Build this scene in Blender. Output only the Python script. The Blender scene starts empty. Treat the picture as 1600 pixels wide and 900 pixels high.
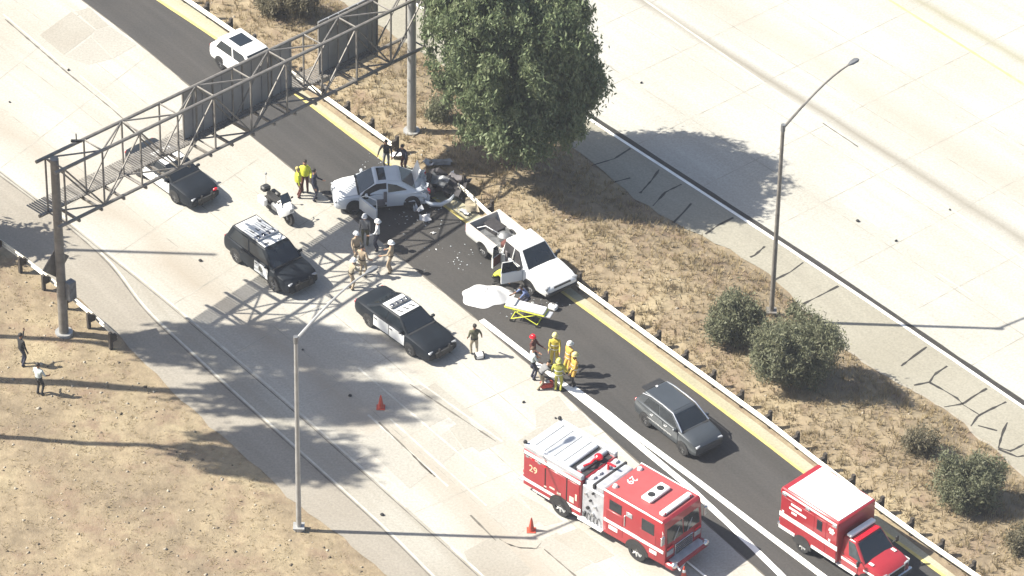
import bpy, bmesh, math, random
import numpy as np
from mathutils import Vector, Matrix
random.seed(7); RNG = np.random.default_rng(7)
R = math.radians
scn = bpy.context.scene
COL = scn.collection

# ---------------------------------------------------------------- camera, sky, sun, exposure
PITCH, FOC, DIST, ROLL = R(37.0), 7000.0, 212.0, R(1.15)
CAM = Vector((0, -DIST*math.cos(PITCH), DIST*math.sin(PITCH)))
_r = Vector((1, 0, 0)); _u = Vector((0, math.sin(PITCH), math.cos(PITCH))); _f = Vector((0, math.cos(PITCH), -math.sin(PITCH)))
CR = math.cos(ROLL)*_r + math.sin(ROLL)*_u
CU = -math.sin(ROLL)*_r + math.cos(ROLL)*_u
cd = bpy.data.cameras.new('camera'); cam = bpy.data.objects.new('camera', cd); COL.objects.link(cam)
cam.matrix_world = Matrix(((CR.x, CU.x, -_f.x, CAM.x), (CR.y, CU.y, -_f.y, CAM.y), (CR.z, CU.z, -_f.z, CAM.z), (0, 0, 0, 1)))
cd.sensor_width = 36; cd.lens = FOC/1600*36; cd.clip_start = 1; cd.clip_end = 3000
scn.camera = cam
SUN_EL = R(46)
w = bpy.data.worlds.new('World'); scn.world = w; w.use_nodes = True
nt = w.node_tree; bg = nt.nodes['Background']
sky = nt.nodes.new('ShaderNodeTexSky'); sky.sky_type = 'NISHITA'; sky.sun_disc = False
sky.sun_elevation = SUN_EL; sky.sun_rotation = R(-89); sky.air_density = 1.0; sky.dust_density = 2.0
nt.links.new(sky.outputs[0], bg.inputs[0]); bg.inputs[1].default_value = 0.065
sl = bpy.data.lights.new('sun', 'SUN'); so = bpy.data.objects.new('sun', sl); COL.objects.link(so)
sl.energy = 4.4; sl.angle = R(0.5); sl.color = (1.0, 0.945, 0.84)
SDIR = Vector((math.cos(SUN_EL)*math.cos(R(-1.2)), math.cos(SUN_EL)*math.sin(R(-1.2)), -math.sin(SUN_EL)))
so.rotation_euler = SDIR.to_track_quat('-Z', 'Y').to_euler()
vs = scn.view_settings; vs.view_transform = 'Standard'; vs.look = 'None'; vs.exposure = 1.58; vs.gamma = 1

def P(px, py, z=0.0):
    """point where the sight line of a photo pixel meets the height z"""
    d = _f*FOC + CR*(px-800) + CU*(450-py)
    return CAM + d*((z-CAM.z)/d.z)
def Q(p):
    v = Vector(p)-CAM; k = v.dot(_f)
    return 800+FOC*v.dot(CR)/k, 450-FOC*v.dot(CU)/k

# ---------------------------------------------------------------- materials
def nodes(name):
    m = bpy.data.materials.new(name); m.use_nodes = True
    n = m.node_tree.nodes; return m, n, m.node_tree.links, n['Principled BSDF']
MATS = {}
def mat(name, col, rough=.6, metal=0., var=.12, scale=3., bump=0., coat=0., detail=4, spec=.5):
    if name in MATS: return MATS[name]
    m, n, l, b = nodes(name)
    tc = n.new('ShaderNodeTexCoord'); nz = n.new('ShaderNodeTexNoise')
    nz.inputs['Scale'].default_value = scale; nz.inputs['Detail'].default_value = detail
    l.new(tc.outputs['Object'], nz.inputs['Vector'])
    rp = n.new('ShaderNodeValToRGB'); e = rp.color_ramp.elements
    e[0].position = .3; e[1].position = .7
    e[0].color = tuple(c*(1-var) for c in col)+(1,); e[1].color = tuple(min(1, c*(1+var)) for c in col)+(1,)
    l.new(nz.outputs['Fac'], rp.inputs[0]); l.new(rp.outputs[0], b.inputs['Base Color'])
    b.inputs['Roughness'].default_value = rough; b.inputs['Metallic'].default_value = metal
    b.inputs['Coat Weight'].default_value = coat; b.inputs['Specular IOR Level'].default_value = spec
    if bump:
        bp = n.new('ShaderNodeBump'); bp.inputs['Strength'].default_value = bump; bp.inputs['Distance'].default_value = .02
        l.new(nz.outputs['Fac'], bp.inputs['Height']); l.new(bp.outputs[0], b.inputs['Normal'])
    MATS[name] = m; return m

def road_mat(name, c_a, c_b, stains, streak=.5, joints=None, bump=.15):
    """paving: streaks along the road (uv.x along, uv.y across, metres), broad stains, fine grain"""
    m, n, l, b = nodes(name)
    uv = n.new('ShaderNodeUVMap'); tc = n.new('ShaderNodeTexCoord')
    mp = n.new('ShaderNodeMapping'); mp.inputs['Scale'].default_value = (.035, .9, 1)
    l.new(uv.outputs[0], mp.inputs[0])
    s1 = n.new('ShaderNodeTexNoise'); s1.inputs['Scale'].default_value = 1.0; s1.inputs['Detail'].default_value = 6; s1.inputs['Roughness'].default_value = .65
    l.new(mp.outputs[0], s1.inputs['Vector'])
    r1 = n.new('ShaderNodeValToRGB'); r1.color_ramp.elements[0].position = .35; r1.color_ramp.elements[1].position = .68
    r1.color_ramp.elements[0].color = (*c_a, 1); r1.color_ramp.elements[1].color = (*c_b, 1)
    l.new(s1.outputs['Fac'], r1.inputs[0])
    s2 = n.new('ShaderNodeTexNoise'); s2.inputs['Scale'].default_value = .16; s2.inputs['Detail'].default_value = 5
    l.new(tc.outputs['Object'], s2.inputs['Vector'])
    r2 = n.new('ShaderNodeValToRGB'); r2.color_ramp.elements[0].position = .42; r2.color_ramp.elements[1].position = .66
    r2.color_ramp.elements[0].color = (0, 0, 0, 1); r2.color_ramp.elements[1].color = (streak, streak, streak, 1)
    l.new(s2.outputs['Fac'], r2.inputs[0])
    mx = n.new('ShaderNodeMixRGB'); mx.inputs[2].default_value = (*stains, 1)
    l.new(r2.outputs[0], mx.inputs[0]); l.new(r1.outputs[0], mx.inputs[1])
    g = n.new('ShaderNodeTexNoise'); g.inputs['Scale'].default_value = 9.; g.inputs['Detail'].default_value = 8
    l.new(tc.outputs['Object'], g.inputs['Vector'])
    rg = n.new('ShaderNodeValToRGB'); rg.color_ramp.elements[0].color = (.86, .86, .86, 1); rg.color_ramp.elements[1].color = (1.1, 1.1, 1.1, 1)
    rg.color_ramp.elements[0].position = .3; rg.color_ramp.elements[1].position = .7
    l.new(g.outputs['Fac'], rg.inputs[0])
    m2 = n.new('ShaderNodeMixRGB'); m2.blend_type = 'MULTIPLY'; m2.inputs[0].default_value = 1
    l.new(mx.outputs[0], m2.inputs[1]); l.new(rg.outputs[0], m2.inputs[2])
    out = m2.outputs[0]
    for (v0, hw, colr, st) in (joints or []):      # lasting stains that run along the road at distance v0 from its edge
        sx = n.new('ShaderNodeSeparateXYZ'); l.new(uv.outputs[0], sx.inputs[0])
        wob = n.new('ShaderNodeMath'); wob.operation = 'MULTIPLY_ADD'; wob.inputs[1].default_value = hw*1.2
        l.new(s2.outputs['Fac'], wob.inputs[0]); l.new(sx.outputs[1], wob.inputs[2])
        a = n.new('ShaderNodeMath'); a.operation = 'SUBTRACT'; a.inputs[1].default_value = v0+hw*.6; l.new(wob.outputs[0], a.inputs[0])
        c = n.new('ShaderNodeMath'); c.operation = 'ABSOLUTE'; l.new(a.outputs[0], c.inputs[0])
        d = n.new('ShaderNodeMapRange'); d.inputs[1].default_value = 0; d.inputs[2].default_value = hw; d.inputs[3].default_value = st; d.inputs[4].default_value = 0
        l.new(c.outputs[0], d.inputs[0])
        e = n.new('ShaderNodeMath'); e.operation = 'MULTIPLY'; l.new(d.outputs[0], e.inputs[0])
        sc = n.new('ShaderNodeMath'); sc.operation = 'MULTIPLY'; sc.inputs[1].default_value = 1.9; l.new(s1.outputs['Fac'], sc.inputs[0]); l.new(sc.outputs[0], e.inputs[1])
        k = n.new('ShaderNodeMixRGB'); k.inputs[2].default_value = (*colr, 1); l.new(e.outputs[0], k.inputs[0]); l.new(out, k.inputs[1]); out = k.outputs[0]
    l.new(out, b.inputs['Base Color']); b.inputs['Roughness'].default_value = .85; b.inputs['Specular IOR Level'].default_value = .25
    bp = n.new('ShaderNodeBump'); bp.inputs['Strength'].default_value = bump; bp.inputs['Distance'].default_value = .02
    l.new(g.outputs['Fac'], bp.inputs['Height']); l.new(bp.outputs[0], b.inputs['Normal'])
    MATS[name] = m; return m

def dirt_mat():
    m, n, l, b = nodes('dry dirt')
    tc = n.new('ShaderNodeTexCoord')
    def nz(s, d=6, ro=.6):
        t = n.new('ShaderNodeTexNoise'); t.inputs['Scale'].default_value = s; t.inputs['Detail'].default_value = d; t.inputs['Roughness'].default_value = ro
        l.new(tc.outputs['Object'], t.inputs['Vector']); return t
    a = nz(.22, 5); r = n.new('ShaderNodeValToRGB'); cr = r.color_ramp
    cr.elements[0].position = .30; cr.elements[0].color = (.182, .148, .107, 1)
    cr.elements[1].position = .72; cr.elements[1].color = (.288, .245, .166, 1)
    x = cr.elements.new(.5); x.color = (.232, .190, .132, 1)
    l.new(a.outputs['Fac'], r.inputs[0])
    f = nz(1.7, 10, .72); r2 = n.new('ShaderNodeValToRGB'); r2.color_ramp.elements[0].position = .34; r2.color_ramp.elements[1].position = .66
    r2.color_ramp.elements[0].color = (.74, .72, .68, 1); r2.color_ramp.elements[1].color = (1.15, 1.13, 1.08, 1)
    l.new(f.outputs['Fac'], r2.inputs[0])
    mx = n.new('ShaderNodeMixRGB'); mx.blend_type = 'MULTIPLY'; mx.inputs[0].default_value = 1; l.new(r.outputs[0], mx.inputs[1]); l.new(r2.outputs[0], mx.inputs[2])
    pz = nz(.55, 8, .7); pr_ = n.new('ShaderNodeValToRGB'); pr_.color_ramp.elements[0].position = .5; pr_.color_ramp.elements[1].position = .66
    pr_.color_ramp.elements[0].color = (0, 0, 0, 1); pr_.color_ramp.elements[1].color = (.7, .7, .7, 1); l.new(pz.outputs['Fac'], pr_.inputs[0])
    mb_ = n.new('ShaderNodeMixRGB'); mb_.inputs[2].default_value = (.175, .122, .088, 1); l.new(pr_.outputs[0], mb_.inputs[0]); l.new(mx.outputs[0], mb_.inputs[1]); mx = mb_
    l.new(mx.outputs[0], b.inputs['Base Color']); b.inputs['Roughness'].default_value = .95; b.inputs['Specular IOR Level'].default_value = .1
    g = nz(5, 10, .7); bp = n.new('ShaderNodeBump'); bp.inputs['Strength'].default_value = .6; bp.inputs['Distance'].default_value = .09
    l.new(g.outputs['Fac'], bp.inputs['Height']); l.new(bp.outputs[0], b.inputs['Normal'])
    return m

# ---------------------------------------------------------------- mesh collector
class MB:
    def __init__(s): s.v = []; s.f = []
    def add(s, vs_, fs, M=None):
        k = len(s.v)
        s.v += [tuple(M @ Vector(p)) if M is not None else tuple(p) for p in vs_]
        s.f += [tuple(i+k for i in f) for f in fs]; return s
    def loft(s, secs, closed=True, caps=True, M=None):
        n = len(secs[0]); vs_ = [p for q in secs for p in q]; fs = []
        for i in range(len(secs)-1):
            for j in range(n if closed else n-1):
                a = i*n+j; b = i*n+(j+1) % n
                fs.append((a, b, b+n, a+n))
        if caps and closed:
            fs.append(tuple(range(n-1, -1, -1))); o = (len(secs)-1)*n; fs.append(tuple(range(o, o+n)))
        return s.add(vs_, fs, M)
    def box(s, c, d, rz=0, M=None, ch=0.):
        x, y, z = d[0]/2, d[1]/2, d[2]/2
        T = Matrix.Translation(c) @ Matrix.Rotation(rz, 4, 'Z')
        if M is not None: T = M @ T
        if ch <= 0:
            vs_ = [(i*x, j*y, k*z) for k in (-1, 1) for i, j in ((-1, -1), (1, -1), (1, 1), (-1, 1))]
            return s.add(vs_, [(3, 2, 1, 0), (4, 5, 6, 7), (0, 1, 5, 4), (1, 2, 6, 5), (2, 3, 7, 6), (3, 0, 4, 7)], T)
        ch = min(ch, x*.45, y*.45, z*.45)
        def ring(ix, zz):
            a, b = x-ix, y-ix
            return [(a-ch, -b, zz), (a, -b+ch, zz), (a, b-ch, zz), (a-ch, b, zz), (-a+ch, b, zz), (-a, b-ch, zz), (-a, -b+ch, zz), (-a+ch, -b, zz)]
        return s.loft([ring(ch, -z), ring(0, -z+ch), ring(0, z-ch), ring(ch, z)], M=T)
    def cyl(s, p0, p1, r0, r1=None, n=10, M=None, caps=True):
        r1 = r0 if r1 is None else r1
        p0 = Vector(p0); p1 = Vector(p1); d = (p1-p0).normalized()
        a = d.orthogonal().normalized(); b = d.cross(a)
        ring = lambda p, r: [p+(a*math.cos(t)+b*math.sin(t))*r for t in [2*math.pi*i/n for i in range(n)]]
        return s.loft([ring(p0, r0), ring(p1, r1)], M=M, caps=caps)
    def tube(s, pts, r, n=8, M=None):
        pts = [Vector(p) for p in pts]; secs = []; prev = None
        rr = r if isinstance(r, (list, tuple)) else [r]*len(pts)
        for i, p in enumerate(pts):
            d = (pts[min(i+1, len(pts)-1)]-pts[max(i-1, 0)]).normalized()
            a = d.orthogonal().normalized() if prev is None else (prev-d*prev.dot(d)).normalized()
            prev = a; b = d.cross(a)
            secs.append([p+(a*math.cos(t)+b*math.sin(t))*rr[i] for t in [2*math.pi*k/n for k in range(n)]])
        return s.loft(secs, M=M)
    def prism(s, poly, off, M=None):
        """flat polygon (3D points) pushed along the vector off"""
        off = Vector(off); n = len(poly)
        vs_ = [Vector(p) for p in poly]+[Vector(p)+off for p in poly]
        fs = [tuple(range(n-1, -1, -1)), tuple(range(n, 2*n))]+[(i, (i+1) % n, (i+1) % n+n, i+n) for i in range(n)]
        return s.add(vs_, fs, M)
    def ball(s, c, r, n=10, m=6, M=None, zmin=-1.):
        r = (r, r, r) if not isinstance(r, (tuple, list)) else r
        secs = []
        a0 = math.asin(max(-1, zmin))
        for i in range(m+1):
            t = a0+(math.pi/2-a0)*i/m; q = max(.02, math.cos(t))
            secs.append([(c[0]+r[0]*q*math.cos(2*math.pi*k/n), c[1]+r[1]*q*math.sin(2*math.pi*k/n), c[2]+r[2]*math.sin(t)) for k in range(n)])
        return s.loft(secs, M=M)
    def mesh(s, name, smooth=35):
        me = bpy.data.meshes.new(name); me.from_pydata(s.v, [], s.f); me.update()
        bm = bmesh.new(); bm.from_mesh(me); bmesh.ops.recalc_face_normals(bm, faces=bm.faces); bm.to_mesh(me); bm.free()
        if smooth:
            me.shade_smooth(); me.set_sharp_from_angle(angle=R(smooth))
        return me
def link(o, parent=None):
    COL.objects.link(o)
    if parent is not None: o.parent = parent
    return o
def obj(name, mb, m, parent=None, smooth=35, loc=None, label=None):
    me = mb.mesh(name, smooth) if isinstance(mb, MB) else mb
    if m is not None and not me.materials: me.materials.append(m)
    o = link(bpy.data.objects.new(name, me), parent)
    if loc is not None: o.location = loc
    if label: o['label'] = label
    return o
def tag(o, label, cat, group=None, kind=None):
    o['label'] = label; o['category'] = cat
    if group: o['group'] = group
    if kind: o['kind'] = kind
    return o
def thing(name, label, cat, loc=(0, 0, 0), rz=0, group=None):
    o = link(bpy.data.objects.new(name, None)); o.location = loc; o.rotation_euler = (0, 0, rz); o.empty_display_size = .3
    return tag(o, label, cat, group)
def struct(o): o['kind'] = 'structure'; return o
def panel(mb, A, B, C, D, uvs, t=.012, inset=0.):
    """polygon laid on the quad A B C D (uv from A along B, up to D), standing t proud of it"""
    A, B, C, D = map(Vector, (A, B, C, D)); nrm = (B-A).cross(D-A).normalized()
    pts = [(A*(1-u)+B*u)*(1-v)+(D*(1-u)+C*u)*v for u, v in uvs]
    mb.prism([p-nrm*.004 for p in pts], nrm*(t+.004))

# ---------------------------------------------------------------- palette (real surface colours)
asphalt = road_mat('asphalt', (.036, .035, .0335), (.053, .051, .049), (.064, .058, .052), .5, None, .3)
conc = road_mat('bright concrete', (.302, .289, .254), (.368, .358, .327), (.260, .235, .192), .5, [(2.2, 1.7, (.225, .19, .145), .55), (6.2, .7, (.25, .22, .18), .25)])
conc_far = road_mat('opposite concrete', (.300, .294, .264), (.355, .349, .320), (.280, .260, .216), .42, [(9.3, .5, (.16, .145, .115), .75), (12.2, 1.4, (.27, .24, .195), .5), (20.5, .5, (.20, .19, .12), .6)])
conc_sh = road_mat('shoulder concrete', (.225, .212, .172), (.258, .245, .20), (.195, .18, .14), .4)
conc_sh2 = road_mat('worn shoulder', (.215, .197, .165), (.25, .23, .195), (.185, .163, .132), .5)
conc_gut = road_mat('gutter concrete', (.30, .28, .19), (.36, .345, .27), (.20, .175, .11), .6)
slabm = road_mat('worn slab', (.262, .250, .218), (.315, .302, .268), (.235, .22, .19), .5)
dirt = dirt_mat()
white_paint = mat('white road paint', (.72, .72, .68), .7, var=.12, scale=2.)
worn_white = mat('worn white paint', (.36, .35, .31), .8, var=.2, scale=2.)
yellow_paint = mat('yellow road paint', (.44, .36, .12), .75, var=.2, scale=2.)
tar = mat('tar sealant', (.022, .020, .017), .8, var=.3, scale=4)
joint_m = mat('slab joint', (.245, .233, .20), .9, var=.3, scale=1.5)
tar_soft = mat('faded tar', (.10, .09, .075), .85, var=.3, scale=2)
galv = mat('galvanised steel', (.33, .33, .32), .5, .35, var=.15, scale=2.)
galv_lt = mat('bright guard rail', (.50, .475, .40), .5, .15, var=.15, scale=1.5)
steel_dk = mat('weathered steel', (.175, .163, .146), .6, .3, var=.25, scale=3)
alu_back = mat('sign back aluminium', (.25, .255, .26), .5, .3, var=.12, scale=1.2)
wood = mat('rail post wood', (.040, .033, .026), .9, var=.3, scale=5)
rubber = mat('tyre rubber', (.02, .02, .02), .85, var=.2, scale=8)
alloy = mat('wheel alloy', (.42, .42, .42), .35, .6, var=.1, scale=6)
rim_dk = mat('dark wheel', (.07, .07, .07), .45, .4, var=.1, scale=6)
glass = mat('dark car glass', (.012, .016, .020), .08, 0, var=.2, scale=1.5, spec=.6)
glass2 = mat('interior behind glass', (.035, .045, .050), .12, 0, var=.4, scale=3, spec=.6)
blackm = mat('black trim', (.018, .018, .018), .55, var=.2, scale=6)
car_black = mat('black car paint', (.010, .013, .017), .42, 0, var=.25, scale=1.2, coat=.03, spec=.16)
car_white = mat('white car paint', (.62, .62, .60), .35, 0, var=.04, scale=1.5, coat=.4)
car_silver = mat('silver white paint', (.46, .49, .52), .4, .1, var=.05, scale=2, coat=.4)
car_grey = mat('grey car paint', (.050, .057, .063), .34, .3, var=.06, scale=2, coat=.5)
red = mat('fire red paint', (.25, .016, .022), .35, 0, var=.07, scale=2, coat=.4)
red_roof = mat('pale red roof', (.30, .060, .060), .5, 0, var=.07, scale=2)  # paler, pinker red used on both cab roofs
chrome = mat('chrome', (.55, .55, .55), .22, .9, var=.06, scale=6)
silver = mat('brushed aluminium', (.40, .41, .43), .45, .35, var=.18, scale=3)
silver_dk = mat('dull metal', (.16, .165, .17), .5, .4, var=.3, scale=5)
white_pl = mat('white plastic', (.70, .70, .68), .45, 0, var=.05, scale=3)
white_cl = mat('white cloth', (.50, .50, .50), .9, 0, var=.07, scale=4, bump=.3)
lamp_red = mat('red lamp lens', (.50, .010, .02), .2, var=.15, scale=9)
lamp_blue = mat('blue lamp lens', (.03, .06, .40), .2, var=.15, scale=9)
lamp_clear = mat('clear lamp lens', (.30, .31, .32), .15, .2, var=.1, scale=9)
lamp_dk = mat('smoked lens', (.03, .035, .05), .15, var=.2, scale=9)
lamp_amber = mat('amber lens', (.5, .2, .02), .2, var=.1, scale=9)
plate_m = mat('number plate', (.55, .55, .55), .5, var=.08, scale=12)
int_dk = mat('dark car interior', (.022, .020, .022), .8, var=.4, scale=5)
int_gr = mat('grey door lining', (.115, .105, .11), .8, var=.2, scale=5)
orange = mat('cone orange', (.40, .055, .03), .6, var=.08, scale=6)
gold = mat('gold lettering', (.62, .48, .30), .5, var=.08, scale=6)
star_m = mat('door badge gold blue', (.20, .20, .17), .6, var=.6, scale=16)
cloth_y = mat('yellow turnout cloth', (.42, .34, .045), .85, var=.18, scale=9, bump=.3)
cloth_go = mat('tan gold turnout cloth', (.44, .27, .055), .85, var=.18, scale=9, bump=.3)
cloth_yg = mat('lime turnout cloth', (.34, .33, .06), .85, var=.2, scale=9, bump=.3)
cloth_hv = mat('lime vest cloth', (.55, .58, .05), .8, var=.12, scale=8)
reflect = mat('reflective band', (.55, .56, .50), .5, var=.1, scale=8)
tan = mat('tan uniform', (.30, .235, .16), .9, var=.15, scale=9)
khaki = mat('khaki cloth', (.28, .24, .17), .9, var=.15, scale=9)
navy = mat('navy cloth', (.022, .024, .042), .9, var=.25, scale=9)
olive = mat('olive cloth', (.085, .085, .050), .9, var=.2, scale=9)
maroon = mat('dark red cloth', (.085, .028, .022), .9, var=.2, scale=9)
blackc = mat('black cloth', (.014, .014, .014), .9, var=.3, scale=9)
greyc = mat('grey cloth', (.15, .15, .15), .9, var=.2, scale=9)
ltblue = mat('pale shirt cloth', (.42, .46, .44), .9, var=.15, scale=9)
bluec = mat('blue shirt cloth', (.09, .12, .23), .9, var=.25, scale=9)
skin = mat('skin', (.36, .20, .13), .6, var=.08, scale=9)
skin2 = mat('brown skin', (.17, .085, .05), .6, var=.08, scale=9)
hairm = mat('dark hair', (.015, .012, .010), .7, var=.3, scale=20)
bagred = mat('red bag cloth', (.36, .045, .03), .8, var=.2, scale=8)
bark = mat('bark', (.09, .065, .045), .95, var=.35, scale=6, bump=.6)
# ---------------------------------------------------------------- the setting
def px(poly, z=0.0): return [P(x, y, z) for x, y in poly]
def extend(pts, a=45, b=45):
    d0 = (pts[0]-pts[1]).normalized(); d1 = (pts[-1]-pts[-2]).normalized()
    return [pts[0]+d0*a]+list(pts)+[pts[-1]+d1*b]
def resample(pts, n):
    s = [0]
    for i in range(1, len(pts)): s.append(s[-1]+(pts[i]-pts[i-1]).length)
    out = []
    for k in range(n):
        t = s[-1]*k/(n-1); i = max(j for j in range(len(s)) if s[j] <= t+1e-9); i = min(i, len(pts)-2)
        out.append(pts[i].lerp(pts[i+1], (t-s[i])/max(1e-9, s[i+1]-s[i])))
    return out, s[-1]
def smooth_line(pts, it=3):
    for _ in range(it):
        pts = [pts[0]]+[(pts[i-1]+pts[i]*2+pts[i+1])/4 for i in range(1, len(pts)-1)]+[pts[-1]]
    return pts
LINE = {}
ZR = -.8      # the opposite carriageway lies lower
def line(name, poly, z=0.):
    p, _ = resample(extend(px(poly, z)), 120); LINE[name] = smooth_line(p, 3)
line('dirt_l', [(0, 380), (50, 412), (115, 462), (180, 518), (250, 592), (330, 668), (420, 748), (480, 802), (560, 858), (620, 910)])
line('seam_b', [(0, 275), (82, 335), (120, 366), (180, 418), (215, 478), (262, 520), (360, 612), (397, 645), (486, 725), (610, 837), (672, 900)])
line('white_a', [(0, 264), (81, 326), (120, 354), (162, 390), (242, 453), (335, 531), (400, 586), (455, 633), (500, 673), (595, 757), (710, 860), (752, 898)])
line('edge_r1', [(128, 0), (215, 66), (300, 138), (386, 208), (464, 270), (548, 338), (659, 430), (740, 494), (800, 548), (870, 606), (930, 662), (1000, 725), (1155, 865), (1195, 900)])
line('yellow', [(247, 0), (332, 56), (467, 150), (562, 223), (700, 326), (800, 399), (907, 477), (1020, 560), (1087, 610), (1175, 675), (1250, 735), (1475, 900)])
line('gutter', [(292, 3), (497, 160), (608, 240), (720, 312), (900, 457), (1028, 550), (1198, 672), (1368, 804), (1480, 890)])
line('dirt_r', [(560, 20), (720, 120), (850, 200), (930, 255), (1000, 318), (1060, 352), (1150, 395), (1220, 440), (1325, 557), (1392, 590), (1475, 635), (1530, 680), (1600, 745)], ZR)
line('white_w', [(640, 0), (780, 92), (922, 187), (1200, 367), (1325, 450), (1600, 637)], ZR)
line('far_a', [(1007, 0), (1200, 134), (1340, 228), (1570, 384)], ZR)
for nm_ in ('dirt_l', 'dirt_r'):      # ragged edge between paving and dirt
    LINE[nm_] = [p+Vector((random.uniform(-.13, .13), random.uniform(-.13, .13), 0)) for p in resample(LINE[nm_], 260)[0]]
w_p = LINE['white_w']
def offset(pts, d):
    out = []
    for i, p in enumerate(pts):
        t = (pts[min(i+1, len(pts)-1)]-pts[max(i-1, 0)]); t.z = 0; t.normalize()
        out.append(p+Vector((-t.y, t.x, 0))*d)
    return out
LINE['far_edge'] = offset(w_p, 42)

def ribbon(name, A, B, z, m, nu=4, parent=None):
    n = 160; a, L = resample(A, n); b, _ = resample(B, n)
    vs_, fs, uv = [], [], []
    for i in range(n):
        wd = (a[i]-b[i]).length
        for j in range(nu+1):
            p = a[i].lerp(b[i], j/nu); vs_.append((p.x, p.y, z)); uv.append((L*i/(n-1), wd*j/nu))
    for i in range(n-1):
        for j in range(nu):
            k = i*(nu+1)+j; fs.append((k, k+1, k+nu+2, k+nu+1))
    me = bpy.data.meshes.new(name); me.from_pydata(vs_, [], fs); me.update()
    u = me.uv_layers.new(name='UVMap')
    for lp in me.loops: u.data[lp.index].uv = uv[lp.vertex_index]
    bm = bmesh.new(); bm.from_mesh(me)
    if bm.faces and sum(f.normal.z for f in bm.faces) < 0 or (bm.faces[:] and bm.faces[:][0].normal.z < 0): bmesh.ops.reverse_faces(bm, faces=bm.faces[:])
    bm.to_mesh(me); bm.free()
    me.materials.append(m)
    return link(bpy.data.objects.new(name, me), parent)
def stripe(name, pts, wdt, z, m, parent=None, jit=0.):
    """painted or poured strip of small thickness along points"""
    mb = MB(); vs_ = []
    n = len(pts)
    for i, p in enumerate(pts):
        t = pts[min(i+1, n-1)]-pts[max(i-1, 0)]; t.z = 0; t.normalize(); q = Vector((-t.y, t.x, 0))
        ww = wdt*(1+jit*random.uniform(-1, 1))/2
        a = p+q*ww; b = p-q*ww; vs_ += [(a.x, a.y, z), (b.x, b.y, z)]
    fs = [(2*i, 2*i+1, 2*i+3, 2*i+2) for i in range(n-1)]
    me = bpy.data.meshes.new(name); me.from_pydata(vs_, [], fs); me.update()
    bm = bmesh.new(); bm.from_mesh(me)
    for f in bm.faces:
        f.normal_update()
        if f.normal.z < 0: f.normal_flip()
    bm.to_mesh(me); bm.free(); me.materials.append(m)
    return link(bpy.data.objects.new(name, me), parent)

lanes = struct(ribbon('freeway_lanes', LINE['white_a'], LINE['edge_r1'], 0, conc, 6))
strip_sh = struct(ribbon('inner_shoulder', LINE['seam_b'], LINE['white_a'], -.002, road_mat('edge concrete', (.25, .235, .20), (.31, .30, .265), (.2, .175, .14), .6)))
sh_l = struct(ribbon('left_shoulder', LINE['dirt_l'], LINE['seam_b'], -.002, conc_sh2))
asp = struct(ribbon('asphalt_lane', LINE['edge_r1'], LINE['yellow'], 0, asphalt))
gut = struct(ribbon('concrete_gutter', LINE['yellow'], LINE['gutter'], .002, conc_gut, 3))
sh_r = struct(ribbon('right_shoulder', LINE['dirt_r'], LINE['white_w'], ZR, conc_sh))
opp = struct(ribbon('opposite_lanes', LINE['white_w'], LINE['far_edge'], ZR, conc_far, 8))

# height of the dry ground: 0 beside the paving, gently rising away from it
def arr(n): return np.array([(p.x, p.y) for p in LINE[n]])
AR = {k: arr(k) for k in ('dirt_l', 'gutter', 'dirt_r', 'far_edge')}
def sdist(X, Y, pl):
    """signed distance to a polyline, positive to its left"""
    d = np.full(X.shape, 1e9); sg = np.ones(X.shape)
    for i in range(len(pl)-1):
        ax, ay = pl[i]; bx, by = pl[i+1]; ux, uy = bx-ax, by-ay; L2 = ux*ux+uy*uy
        t = np.clip(((X-ax)*ux+(Y-ay)*uy)/L2, 0, 1); qx, qy = X-(ax+t*ux), Y-(ay+t*uy)
        dd = np.hypot(qx, qy); m_ = dd < d; d = np.where(m_, dd, d); sg = np.where(m_, np.sign(ux*qy-uy*qx), sg)
    return d*sg
def hnoise(X, Y):
    return (np.sin(X*.9+1.3*np.sin(Y*.5))*np.cos(Y*.8+.7*np.sin(X*.6))*.5+np.sin(X*2.3+Y*1.1)*np.cos(Y*2.1-X*1.4)*.25+np.sin(X*5.1-Y*3.3)*np.sin(Y*4.7+X*2.2)*.12)
def ground_h(X, Y):
    X = np.asarray(X, float); Y = np.asarray(Y, float)
    dl = -sdist(X, Y, AR['dirt_l'])            # >0 on the dirt left of the road
    dg = sdist(X, Y, AR['gutter']); dr = -sdist(X, Y, AR['dirt_r'])   # both >0 in the median
    df = sdist(X, Y, AR['far_edge'])
    ss = lambda t: np.clip(t, 0, 1)**2*(3-2*np.clip(t, 0, 1))
    left = ss(dl/1.2)*(.02+.055*np.minimum(dl, 9)+.10*hnoise(X, Y))
    med = ss(np.minimum(dg, dr)/1.5)*(.10+.30*ss(np.minimum(dg, dr)/3)+.13*hnoise(X, Y))+ZR*np.clip(dg/np.maximum(dg+dr, 1e-6), 0, 1)
    far = ZR+ss(df/2)*.1
    h = np.where(dl > 0, left, np.where((dg > 0) & (dr > 0), med, np.where(df > 0, far, 0.)))
    paved = (dl < -.05) & ~((dg > .03) & (dr > .03)) & (df < -.05)
    return np.where(paved, np.where(dr <= .03, ZR-.06, -.06), h-.012)
def gz(x, y): return float(ground_h(np.array([x]), np.array([y]))[0])
def PT(pxx, pyy):
    z = 0.
    for _ in range(8):
        p = P(pxx, pyy, z); g_ = gz(p.x, p.y)
        if abs(g_-ZR+.06) < .003: g_ = ZR
        elif -.1 < g_ < 0: g_ = 0
        z = .5*z+.5*g_
    p = P(pxx, pyy, z); return p
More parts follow.
